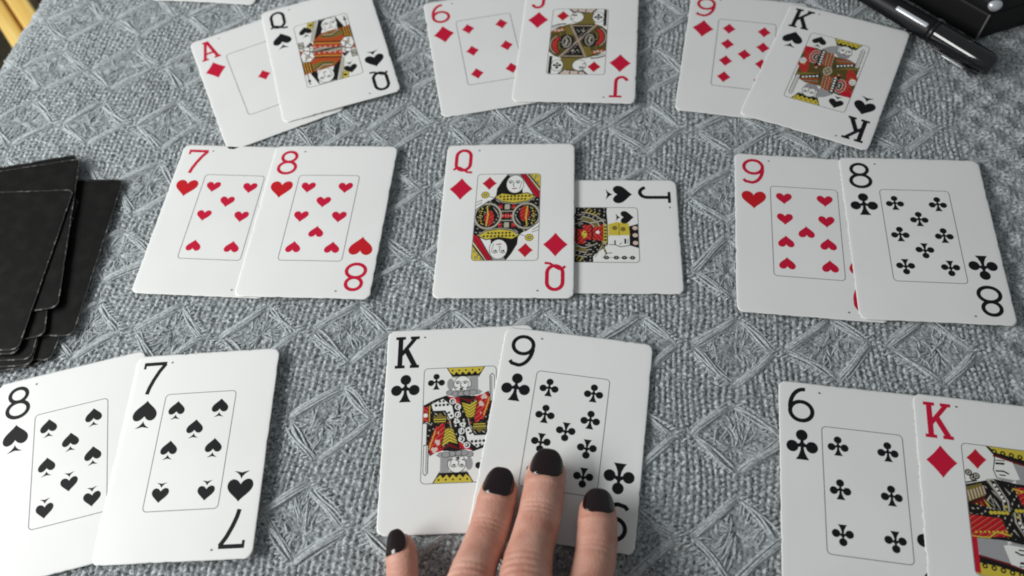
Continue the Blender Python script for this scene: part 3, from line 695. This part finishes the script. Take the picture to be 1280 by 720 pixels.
def jack_s():
    a = Art()
    a.poly('k', [(-6, 24.8), (7.5, 24.8), (6, 20.6), (-4.6, 20.6)])
    for x in (-3.6, .4, 4.6): a.ell('p', x, 23.2, 1.1, 1.2)
    a.poly('y', [(-6.2, 20.4), (.6, 20.8), (1.4, 11), (-5.6, 11), (-7, 15)]); a.ell('n', -3, 17.8, 1.2); a.ell('n', -3.6, 14, 1.2); a.line('n', [(-6, 16), (.6, 16)], .4)
    a.poly('w', [(.4, 20.4), (6, 20.4), (6.6, 16), (5.4, 11.4), (.6, 11.4)]); a.line('k', [(6, 20.4), (6.8, 16.4), (5.6, 14), (5.6, 11.4)], .4); a.line('k', [(2.6, 18.6), (4.8, 18.6)], .9); a.line('k', [(2.4, 19.8), (5, 19.8)], .35); a.line('k', [(3.4, 14), (5.4, 14)], .6); a.line('k', [(4.4, 17), (5.8, 16)], .3)
    a.poly('k', [(-15.2, 10.6), (-12.6, 10.4), (-6.5, 10.8), (5.5, 10.8), (12, 4), (15.2, 4), (15.2, -10), (-15.2, -10)])
    a.line('y', [(-5.4, 9.6), (4.4, 9.6)], 1.5); a.dots('k', (-5, 9.6), (4, 9.6), 5, .55)
    a.poly('r', [(-5.4, 8.6), (3.6, 8.6), (1.6, -9), (-5, -9)]); a.ell('w', -1.2, 6.2, .9); a.line('k', [(-5.2, 3.6), (3, 3.6)], .6); a.line('k', [(-5, -3.6), (2.4, -3.6)], .6)
    a.ell('y', 0, 0, 2.0, 1.3); a.line('d', [(-1, 2.6), (-1, -2.6)], .4)
    for q in range(3): a.line('l', arc(-3.5, -1.5, 4+q*2.4, 6+q*2.6, 100, 178, 10), .55)
    a.line('n', arc(-3.5, -1.5, 5.2, 7.4, 100, 178, 10), 1.4)
    for q in range(4): a.line('y', [(-14.6+q*.9, 2+q*1.6), (-12.6+q*.6, 1+q*1.4)], .4)
    a.line('l', [(4.4, 9), (12.5, 5)], .5); a.line('n', [(5, 8), (10.5, 10)], .9); a.line('l', [(3.6, 8.2), (6.4, 10.4)], .5)
    for q in range(3): a.line('l', arc(15, 4, 4.2+q*2.6, 6+q*3, 185, 262, 10), .5)
    for q in range(7): a.line('y', [(6+q*.8, -1-q*.7), (7.4+q*.8, .4-q*.7)], .4)
    a.line('l', [(5, 6), (9, -3), (14.8, -8)], .45); a.line('l', [(-8, 9.6), (-6.4, 3)], .7)
    a.line('g', [(12.6, 8), (12.6, 22.8)], .35)
    for y in (10, 14.4, 18, 21.6): a.ell('k', 12.6, y, 1.0, 1.2); a.ell('g', 12.6, y, .4)
    a.line('k', [(10, 12.5), (10.4, 10), (12.6, 8.6)], .35)
    a.pip('S', -9.6, 18.6, 7.2); return a.fin(.1)

def court_mesh(im, bend, dz, dy):
    h, w_, _ = im.shape
    x = np.linspace(-PWX, PWX, w_); y = np.linspace(PHY, -PHY, h)
    X, Y = np.meshgrid(x, y)
    # cut the picture's corners round: pull corner vertices in
    r = 1.6; ax, ay = np.abs(X)-(PWX-r), np.abs(Y)-(PHY-r)
    m = (ax > 0) & (ay > 0); L = np.maximum(np.hypot(ax, ay), 1e-6); mx = np.maximum(ax, ay)
    f = np.where(m, mx/L, 1.0)
    X = np.where(m, np.sign(X)*(PWX-r+ax*f), X); Y = np.where(m, np.sign(Y)*(PHY-r+ay*f), Y)
    V = np.stack([X, Y+dy, CT+bend(X, Y)+dz], -1).reshape(-1, 3)
    ix = np.arange(h*w_).reshape(h, w_)
    Qd = np.stack([ix[1:, :-1], ix[1:, 1:], ix[:-1, 1:], ix[:-1, :-1]], -1).reshape(-1, 4)
    me = mesh_quads('court_picture', V*S, Qd, True)
    ca = me.color_attributes.new('print', 'FLOAT_COLOR', 'POINT')
    rgba = np.concatenate([im.reshape(-1, 3), np.ones((h*w_, 1))], 1).astype(np.float32)
    ca.data.foreach_set('color', rgba.ravel())
    return me

PIPS = {'6': [(x, y) for y in (17.3, 0, -17.3) for x in (-9.3, 9.3)],
        '7': [(x, y) for y in (17.3, 0, -17.3) for x in (-9.3, 9.3)]+[(0, 8.6)],
        '8': [(x, y) for y in (17.3, 0, -17.3) for x in (-9.3, 9.3)]+[(0, 8.6), (0, -8.6)],
        '9': [(x, y) for y in (17.9, 6.2, -6.2, -17.9) for x in (-9.2, 9.2)]+[(0, -.3)],
        'A': [(0, 0)]}
PIPH = {'C': 7.9, 'S': 7.0, 'H': 7.2, 'D': 7.0}
BIGP = {'C': 12.0, 'S': 10.4, 'H': 11.2, 'D': 11.2}
COURTS = {'QD': queen_d, 'QS': queen_s, 'KC': king_c, 'KS': king_s, 'KD': king_d, 'JD': jack_d, 'JS': jack_s}
SUIT = {'S': 'spades', 'H': 'hearts', 'D': 'diamonds', 'C': 'clubs'}
RANK = {'A': 'ace', 'Q': 'queen', 'K': 'king', 'J': 'jack', '6': 'six', '7': 'seven', '8': 'eight', '9': 'nine'}

def rot2(p, flip):
    if isinstance(p, tuple): return ('strip', rot2(p[1], flip), rot2(p[2], flip))
    return -p if flip else p
def shift(p, d):
    return ('strip', p[1]+d, p[2]+d) if isinstance(p, tuple) else p+d

def make_card(rank, suit, x, y, ang, z, A, label, tx=0.0, ty=0.0, dy=0.4, marks=(1, 1)):
    r = np.random.default_rng(hash_(rank+suit)); bend = bendf(A)
    o = obj('playing_card', card_mesh('playing_card', bend, r, [STOCK, EDGE]))
    o.location = (x*S, y*S, z*S); o.rotation_euler = (math.radians(tx), math.radians(ty), math.radians(ang))
    tag(o, label, 'playing card', 'face up cards laid out in overlapping pairs')
    ink = RED if suit in 'HD' else BLACK; big = SCARLET if suit == 'H' else ink
    for fl in (False, True):
        sg = -1 if fl else 1; oy = np.array([0, dy])
        gl = [shift(rot2(shift(p, np.array([-22.8, 33.0])), fl), oy) for p in glyph(rank)]
        obj('index', flat_mesh('index', gl, bend, .022), ink, o)
        sh = [rot2(p*BIGP[suit]*np.array([1, 1.03])+np.array([-22.9, 16.2]), fl)+oy for p in pip_shapes(suit)]
        obj('index_pip', flat_mesh('index_pip', sh, bend, .022), big, o)
    fr = rrect(-15.2, 15.2, -24.8, 24.8, 1.7); fr[:, 1] += dy
    obj('frame_line', ring_mesh('frame_line', fr, .30, bend, .034), GREYLINE, o)
    if rank+suit in COURTS:
        obj('court_picture', court_mesh(COURTS[rank+suit](), bend, .020, dy), COURT, o)
    else:
        base = pip_shapes(suit); shared = {}
        for k, (px, py) in enumerate(PIPS[rank]):
            fl = py < -.1 or (rank == '9' and px == 0)
            if rank == '9' and px == 0: fl = True
            if fl not in shared: shared[fl] = flat_mesh('pip', [rot2(p*PIPH[suit], fl) for p in base], lambda a, b_: 0*np.asarray(a), .022)
            q = obj('pip', shared[fl], ink, o); q.location = (px*S, (py+dy)*S, float(bend(px, py))*S)
            q.rotation_euler = (0, math.atan(2*A*px/31.5**2), 0)
    for k, fl in enumerate((False, True)):
        if not marks[k]: continue
        c = rot2(np.array([-15.4, 40.2]), fl)
        obj('print_mark', flat_mesh('print_mark', [np.array(arc(c[0], c[1], .55, .45, 0, 330, 11))], bend, .022), GREYLINE, o)
    return o

def hash_(s): return sum(ord(c)*(31**i) for i, c in enumerate(s)) % 100003

ZT = 0.36
CARDS = [
 ('A', 'D', -120.32, 335.70, 19.18, 0, 0, 'ace of diamonds card lying under the queen of spades'),
 ('Q', 'S', -85.93, 348.34, 11.42, ZT, .35, 'queen of spades card lying over the ace of diamonds'),
 ('6', 'D', 1.95, 337.49, 4.29, 0, 0, 'six of diamonds card lying under the jack of diamonds'),
 ('J', 'D', 49.47, 333.92, -11.19, ZT, .4, 'jack of diamonds card lying over the six of diamonds'),
 ('9', 'D', 134.25, 312.61, -17.40, 0, 0, 'nine of diamonds card lying under the king of spades'),
 ('K', 'S', 171.85, 292.91, -31.94, ZT, .4, 'king of spades card lying over the nine of diamonds'),
 ('7', 'H', -134.87, 243.34, -9.92, 0, 0, 'seven of hearts card lying under the eight of hearts'),
 ('8', 'H', -87.05, 235.46, -9.57, ZT, .35, 'eight of hearts card lying over the seven of hearts'),
 ('Q', 'D', 1.22, 224.36, -7.78, ZT, .3, 'queen of diamonds card lying across the sideways jack of spades'),
 ('J', 'S', 35.32, 210.64, -97.82, 0, 0, 'jack of spades card turned sideways and half hidden under the queen of diamonds'),
 ('9', 'H', 135.22, 198.59, -12.49, 0, 0, 'nine of hearts card lying under the eight of clubs'),
 ('8', 'C', 184.12, 189.45, -10.95, ZT, .3, 'eight of clubs card lying over the nine of hearts'),
 ('8', 'S', -186.65, 126.46, 8.68, 0, 0, 'eight of spades card at the left edge under the seven of spades'),
 ('7', 'S', -136.23, 125.39, -3.86, ZT, .35, 'seven of spades card lying over the eight of spades'),
 ('K', 'C', -27.07, 124.93, -3.98, 0, 0, 'king of clubs card lying under the nine of clubs'),
 ('9', 'C', 15.06, 116.35, -14.81, ZT, .0, 'nine of clubs card held down by three black-nailed fingers'),
 ('6', 'C', 124.28, 78.63, -13.75, 0, 0, 'six of clubs card lying under the king of diamonds'),
 ('K', 'D', 174.10, 66.35, -14.97, ZT, .3, 'king of diamonds card at the bottom right over the six of clubs'),
]
for rk, su, x, y, an_, z, A, lb in CARDS:
    up = {'QS': 1.5, 'JD': 1.7, 'KS': 1.5, '8H': 1.6, 'QD': 1.2, '8C': 1.4, '7S': 2.1, 'KD': .8}.get(rk+su, 0)
    make_card(rk, su, x, y, an_, z+31.5*math.sin(math.radians(up)), A, lb, ty=-up, dy=1.2 if rk+su == '6C' else .4)

# card whose lower edge only just enters the picture at the top
r = np.random.default_rng(5)
o = obj('playing_card', card_mesh('playing_card', bendf(.5), r, [STOCK, EDGE]))
o.location = (-151*S, 443*S, 0.2*S); o.rotation_euler = (0, 0, math.radians(-13))
tag(o, 'white card showing only its bottom edge at the top of the photo', 'playing card')

# black backed cards in the untidy pile: drawn bottom to top
DECK = [(-229.5, 222.5, -12.5, 'lowest black-backed card of the pile, peeking out below right'),
        (-226.7, 223.4, -10.9, 'second lowest black-backed card with only its lower right corner showing'),
        (-222.5, 232.6, -6.2, 'black-backed card sticking out farthest to the right of the pile'),
        (-246.2, 213.9, 3.9, 'black-backed card whose corner pokes out lowest at the front of the pile'),
        (-241.5, 217.4, -1.5, 'black-backed card second from the front at the bottom of the pile'),
        (-240.5, 220.9, -3.5, 'black-backed card with its front corner just above the lowest corners of the pile'),
        (-244.2, 226.3, 6.9, 'black-backed card showing a small corner between the top card and the rightmost card'),
        (-239.6, 244.4, 5.2, 'black-backed card reaching farthest back in the pile'),
        (-238.2, 241.6, 3.7, 'black-backed card with long right edge beside the top card of the pile'),
        (-244.9, 224.2, -5.0, 'black-backed card directly under the top card of the pile'),
        (-244.2, 226.1, -5.5, 'topmost black-backed card of the pile with a worn whitish edge')]
for k, (x, y, an_, lb) in enumerate(DECK):
    r = np.random.default_rng(200+k)
    o = obj('black_backed_card', card_mesh('black_backed_card', bendf(.0), r, [BACK, BEDGE, 1], .12))
    o.location = (x*S, y*S, (k*.42)*S); o.rotation_euler = (0, 0, math.radians(an_))
    tag(o, lb, 'playing card', 'black backed cards in the untidy pile')

# ------------------------------------------------------------------ pen and black box, top right
GLOSS = simple('black_gloss_plastic', (0.006, 0.006, 0.008), 0.10, spec=0.5, coat=.8)
SILVER = simple('silver_metal', (0.80, 0.83, 0.88), 0.32, metal=.6)
def lathe(name, prof, mat, parent, n=36):
    """prof: list of (x along axis, radius) in mm; axis = local X"""
    V, F = [], []
    for x, rr in prof:
        for k in range(n):
            a = 2*math.pi*k/n; V.append((x, rr*math.cos(a), rr*math.sin(a)))
    for i in range(len(prof)-1):
        for k in range(n): F.append((i*n+k, i*n+(k+1) % n, (i+1)*n+(k+1) % n, (i+1)*n+k))
    F.append(tuple(range(n-1, -1, -1))); F.append(tuple((len(prof)-1)*n+k for k in range(n)))
    me = mesh_from(name, np.array(V)*S, F, True)
    o = obj(name, me, mat, parent); return o
pen = bpy.data.objects.new('pen', None); COL.objects.link(pen)
tag(pen, 'glossy black pen with a silver clip lying against the black box at top right', 'pen')
lathe('cap', [(0, 3.2), (.5, 4.4), (1.6, 5.2), (4, 5.7), (33, 6.1), (33.6, 5.9)], GLOSS, pen)
lathe('ring', [(33.6, 5.7), (34, 6.1), (35.6, 6.1), (36, 5.7)], simple('dark_ring', (.01, .01, .012), .3, spec=.4), pen)
lathe('barrel', [(36, 5.6), (37, 5.75), (120, 5.2), (126, 3.6), (132, 1.3)], simple('black_satin_plastic', (0.007, 0.007, 0.009), .45, spec=.3), pen)
# clip: a bent strip of metal on the flank
cl = bevel_box('clip', 4, 30, 6.3, 7.5, -1.3, 1.3, GLOSS, pen, .45); 
cb = bevel_box('clip_inlay', 12, 24, 7.4, 7.9, -.35, .5, SILVER, pen, .15)
cp = bevel_box('clip_foot', 26, 30, 5.2, 6.4, -1.2, 1.2, GLOSS, pen, .3)
sl = bevel_box('silver_band', 38, 57, -.9, 1.4, 4.6, 6.2, SILVER, pen, .6)
a0 = math.atan2(331-282, 216.5-250.5)
pen.location = (.2508, .2800, .0056); pen.rotation_euler = (math.radians(-38), 0, a0)

MATT = simple('black_leatherette', (0.010, 0.010, 0.010), 0.55, spec=0.25)
box = bpy.data.objects.new('box', None); COL.objects.link(box)
tag(box, 'black box with a silver clasp at its corner behind the pen at top right', 'box')
def prism(name, poly, z0, z1, mat, parent, bev=1.5):
    bm = bmesh.new(); vs = [bm.verts.new((x*S, y*S, z0*S)) for x, y in poly]; f = bm.faces.new(vs)
    ex = bmesh.ops.extrude_face_region(bm, geom=[f])
    for v in ex['geom']:
        if isinstance(v, bmesh.types.BMVert): v.co.z = z1*S
    bmesh.ops.recalc_face_normals(bm, faces=bm.faces[:])
    bmesh.ops.bevel(bm, geom=bm.edges[:], offset=bev*S, segments=3, affect='EDGES', profile=.6)
    me = bpy.data.meshes.new(name); bm.to_mesh(me); bm.free()
    me.polygons.foreach_set('use_smooth', [True]*len(me.polygons))
    return obj(name, me, mat, parent)
def wedge(g):
    c1, c2 = math.radians(124.5), math.radians(14)
    a_ = np.array([math.cos(c1), math.sin(c1)]); b_ = np.array([math.cos(c2), math.sin(c2)])
    o_ = -g*(a_+b_)
    return [o_, o_+b_*(70+2*g), o_+b_*(70+2*g)+a_*(100+2*g), o_+a_*(100+2*g)]
prism('box_body', wedge(0), 0, 17, MATT, box); prism('box_lid', wedge(.5), 17.3, 24, MATT, box)
bm = bmesh.new(); bmesh.ops.create_uvsphere(bm, u_segments=24, v_segments=14, radius=1)
for v in bm.verts: v.co = Vector((v.co.x*3.4*(1+.25*v.co.z), v.co.y*2.6, 22.6+v.co.z*2.9))*S
me = bpy.data.meshes.new('clasp'); bm.to_mesh(me); bm.free(); me.polygons.foreach_set('use_smooth', [True]*len(me.polygons))
ck = obj('clasp', me, SILVER, box)
ce = bevel_box('corner_highlight', -.35, .45, -.55, .25, .4, 17, simple('edge_highlight', (.16, .16, .15), .4), box, .2)  # paler strip paints the highlight along the box's upright corner edge
box.location = (.2545, .3065, -.0015)

# ------------------------------------------------------------------ hand
msk, nt, b = mat_new('skin')
n1, rp = noise_col(nt, b, (0.52, 0.232, 0.168), (0.67, 0.385, 0.30), 110, 6, 0.30, 0.70)
b.inputs['Roughness'].default_value = 0.48; b.inputs['Specular IOR Level'].default_value = 0.4
b.inputs['Subsurface Weight'].default_value = 0.22; b.inputs['Subsurface Radius'].default_value = (1.0, .35, .2); b.inputs['Subsurface Scale'].default_value = 0.0022
tcs = nt.nodes.new('ShaderNodeTexCoord'); vo = nt.nodes.new('ShaderNodeTexVoronoi'); vo.inputs['Scale'].default_value = 900; vo.feature = 'DISTANCE_TO_EDGE'
mps = nt.nodes.new('ShaderNodeMapping'); mps.inputs['Scale'].default_value = (.7, 1.3, 1)
nt.links.new(tcs.outputs['Object'], mps.inputs['Vector']); nt.links.new(mps.outputs['Vector'], vo.inputs['Vector'])
nm = nt.nodes.new('ShaderNodeTexNoise'); nm.inputs['Scale'].default_value = 350; nm.inputs['Detail'].default_value = 4; nt.links.new(tcs.outputs['Object'], nm.inputs['Vector'])
ad = nt.nodes.new('ShaderNodeMath'); ad.operation = 'ADD'; nt.links.new(vo.outputs['Distance'], ad.inputs[0]); nt.links.new(nm.outputs['Fac'], ad.inputs[1])
bump(nt, b, ad.outputs[0], 0.42, 0.0004)
SKIN = msk
NAIL = simple('black_nail_polish', (0.010, 0.003, 0.004), 0.15, spec=0.5, coat=.3)

def spline(pts, n):
    p = np.array(pts, float); p = np.vstack([2*p[0]-p[1], p, 2*p[-1]-p[-2]])
    seg = len(p)-3; out = []
    for k in range(n):
        u = k/(n-1)*seg; i = min(int(u), seg-1); f = u-i
        a, b_, c, d = p[i:i+4]
        out.append(.5*((2*b_)+(-a+c)*f+(2*a-5*b_+4*c-d)*f*f+(-a+3*b_-3*c+d)*f**3))
    return np.array(out)

class Finger:
    def __init__(s, tip, dip, pip_, mcp, sc_=1.0, roll=0.0):
        s.k = sc_; c = spline([tip, dip, pip_, mcp], 200)
        L = np.concatenate([[0], np.cumsum(np.linalg.norm(np.diff(c, axis=0), axis=1))])
        s.c, s.L, s.roll = c, L, roll
        s.ld, s.lp = np.linalg.norm(np.array(dip)-tip), np.linalg.norm(np.array(dip)-tip)+np.linalg.norm(np.array(pip_)-dip)
    def frame(s, d):
        p = np.array([np.interp(d, s.L, s.c[:, k]) for k in range(3)])
        e = 1.5; q = np.array([np.interp(max(d, 0)+e, s.L, s.c[:, k]) for k in range(3)]); q0 = np.array([np.interp(max(d-e, 0), s.L, s.c[:, k]) for k in range(3)])
        t = q-q0; t /= np.linalg.norm(t)                        # towards the hand
        if d < 0: p = p+t*d
        sd = np.cross(np.array([0, 0, 1.0]), t); sd /= np.linalg.norm(sd); up = np.cross(t, sd)
        a = s.roll; sd, up = sd*math.cos(a)+up*math.sin(a), up*math.cos(a)-sd*math.sin(a)
        return p, t, sd, up
    def rad(s, d):
        k = s.k; ds = [0, 5, 10, 17, s.ld, (s.ld+s.lp)/2, s.lp, s.lp+14, s.L[-1]]
        rs = [6.3, 6.9, 7.3, 7.5, 7.55, 7.6, 8.7, 8.4, 10]
        r_ = np.interp(d, ds, rs)*k
        c = 6.5
        if d < c: r_ *= math.sqrt(max(0.0, 1-(1-d/c)**2))**.85
        return r_
    def folds(s, d):
        f = 0
        for o_, a in ((-1.9, .5), (0, .75), (2.0, .5)): f -= a*math.exp(-((d-s.ld-o_)/.55)**2)
        for o_, a in ((-5, .45), (-2.6, .7), (0, .85), (2.6, .75), (5.2, .5)): f -= a*math.exp(-((d-s.lp-o_)/.7)**2)
        return f
    def lofts(s, nv=40):
        V, F = [], []
        ds = np.concatenate([[.02, .25, .7, 1.4, 2.4, 3.6, 5, 6.5], np.arange(7.2, s.L[-1], .55)])
        for d in ds:
            p, t, sd, up = s.frame(d); r_ = s.rad(d); fo = s.folds(d)
            for k in range(nv):
                a = 2*math.pi*k/nv; ca, sa = math.cos(a), math.sin(a)
                rr = r_ + fo*max(0, sa)**.7 if sa > 0 else r_
                nl = 10.6*s.k+.4; top_ = max(0, sa)
                rr += .42*math.exp(-((d-nl-.9)/.75)**2)*top_**.5 + (.30*math.exp(-((abs(math.atan2(ca, sa))-1.16)/.16)**2) if 1.5 < d < nl+.8 else 0)
                vert = .9 if sa > 0 else .93
                V.append(p+sd*rr*ca+up*rr*vert*sa)
        n = len(ds)
        for i in range(n-1):
            for k in range(nv): F.append((i*nv+k, (i+1)*nv+k, (i+1)*nv+(k+1) % nv, i*nv+(k+1) % nv))
        F.append(tuple(range(nv))); F.append(tuple((n-1)*nv+k for k in range(nv-1, -1, -1)))
        return V, F
    def nail(s, length=12.0, half=62, front=-.4):
        nb, na = 22, 18; top, bot = [], []
        for i in range(nb+1):
            f = i/nb; d = front+(length-front)*f
            prof = (1-abs(2*(f*.94+.03)-1)**2.2)**.5 if f < .5 else (1-abs(2*(f*.94+.03)-1)**2.6)**.5
            A = math.radians(half)*prof*(.93+.07*f)
            p, t, sd, up = s.frame(d)
            rb_ = s.rad(length+1)
            rn = rb_*(.80+.20*min(1, (d-front)/(length*.85))**.6)+.22-0.35*max(0, f-.86)/.14
            for j in range(na+1):
                a = A*(2*j/na-1); q = p+sd*rn*math.sin(a)+up*(rn*.93*math.cos(a))
                top.append(q); 
                nrm = sd*math.sin(a)+up*math.cos(a); bot.append(q-nrm*.55)
        V = top+bot; o_ = len(top); F = []; m = na+1
        for i in range(nb):
            for j in range(na):
                q = i*m+j; F.append((q, q+1, q+m+1, q+m)); F.append((o_+q+m, o_+q+m+1, o_+q+1, o_+q))
        bd = [j for j in range(m)]+[i*m+na for i in range(1, nb+1)]+[nb*m+j for j in range(na-1, -1, -1)]+[i*m for i in range(nb-1, 0, -1)]
        for k in range(len(bd)):
            a, c = bd[k], bd[(k+1) % len(bd)]; F.append((c, a, o_+a, o_+c))
        return V, F

ring = Finger((-11.0, 99.7, 6.3), (-18.2, 78, 10.2), (-25.6, 58, 18.5), (-33, 20, 33), 1.0, .05)
middle = Finger((7.2, 104.8, 6.4), (1.0, 81.5, 10.8), (-6, 59, 19.5), (-12, 18, 36), 1.06, .02)
index = Finger((23.4, 87.6, 6.0), (19.6, 66, 11.4), (12.5, 44, 18.5), (9, 8, 34), 1.0, -.1)
little = Finger((-51.0, 81.6, 5.4), (-50.6, 63, 8.8), (-51.4, 47, 14.5), (-51, 14, 27), .82, .5)
def capsule(a, b_, ra_, rb_, n=20, m=14, flat=1.0):
    a, b_ = np.array(a, float), np.array(b_, float); t = (b_-a); L = np.linalg.norm(t); t /= L
    sd = np.cross((0, 0, 1.0), t); sd /= np.linalg.norm(sd); up = np.cross(t, sd); V, F = [], []
    rows = [(-ra_*math.cos(q), ra_*math.sin(q)) for q in np.linspace(.05, math.pi/2, 7)]+[(L*f, ra_+(rb_-ra_)*f) for f in np.linspace(0, 1, m)[1:-1]]+[(L+rb_*math.sin(q), rb_*math.cos(q)) for q in np.linspace(0, math.pi/2-.05, 7)]
    for d, rr in rows:
        for k in range(n):
            an = 2*math.pi*k/n; V.append(a+t*d+sd*rr*math.cos(an)+up*rr*flat*math.sin(an))
    for i in range(len(rows)-1):
        for k in range(n): F.append((i*n+k, (i+1)*n+k, (i+1)*n+(k+1) % n, i*n+(k+1) % n))
    F.append(tuple(range(n))); F.append(tuple((len(rows)-1)*n+k for k in range(n-1, -1, -1)))
    return V, F
HV, HF = [], []
def addp(vf):
    o_ = len(HV); HV.extend(vf[0]); HF.extend([tuple(o_+i for i in f) for f in vf[1]])
for f in (ring, middle, index, little): addp(f.lofts())
W0 = (-24, -62, 34)
for m_, e in (((-33, 20, 33), -8), ((-12, 18, 36), 2), ((9, 8, 34), 10), ((-51, 14, 27), -16)):
    addp(capsule(m_, (W0[0]+e, W0[1], W0[2]), 10.5, 15))
addp(capsule((-46, 5, 24), (-30, -50, 28), 9, 13)); addp(capsule((2, 0, 28), (-18, -50, 28), 9, 13))
addp(capsule((24, -26, 30), (-14, -58, 32), 12, 15)); addp(capsule((42, 4, 31), (24, -26, 30), 9, 12)); addp(capsule((50, 30, 26), (42, 4, 31), 7.5, 9))
addp(capsule(W0, (-26, -230, 62), 23, 36, flat=.78))
me = mesh_from('hand_raw', np.array(HV)*S, HF)
tmp = bpy.data.objects.new('hand_raw', me); COL.objects.link(tmp)
rm = tmp.modifiers.new('r', 'REMESH'); rm.mode = 'VOXEL'; rm.voxel_size = 0.00052; rm.use_smooth_shade = True
smo = tmp.modifiers.new('s', 'SMOOTH'); smo.factor = .5; smo.iterations = 2
dg = bpy.context.evaluated_depsgraph_get(); hm = bpy.data.meshes.new_from_object(tmp.evaluated_get(dg)); hm.name = 'hand'
bpy.data.objects.remove(tmp)
hm.materials.clear()
hand = obj('hand', hm, SKIN)
hand['category'] = 'hand'
tag(hand, 'left hand with black nail polish resting its fingertips on the nine of clubs', 'hand')
hm.polygons.foreach_set('use_smooth', [True]*len(hm.polygons))
for f, ln_, hf in ((ring, 11.2, 56), (middle, 11.2, 56), (index, 9.8, 56), (little, 9.4, 54)):
    V, F = f.nail(ln_, hf)
    obj('fingernail', mesh_from('fingernail', np.array(V)*S, F, True), NAIL, hand)
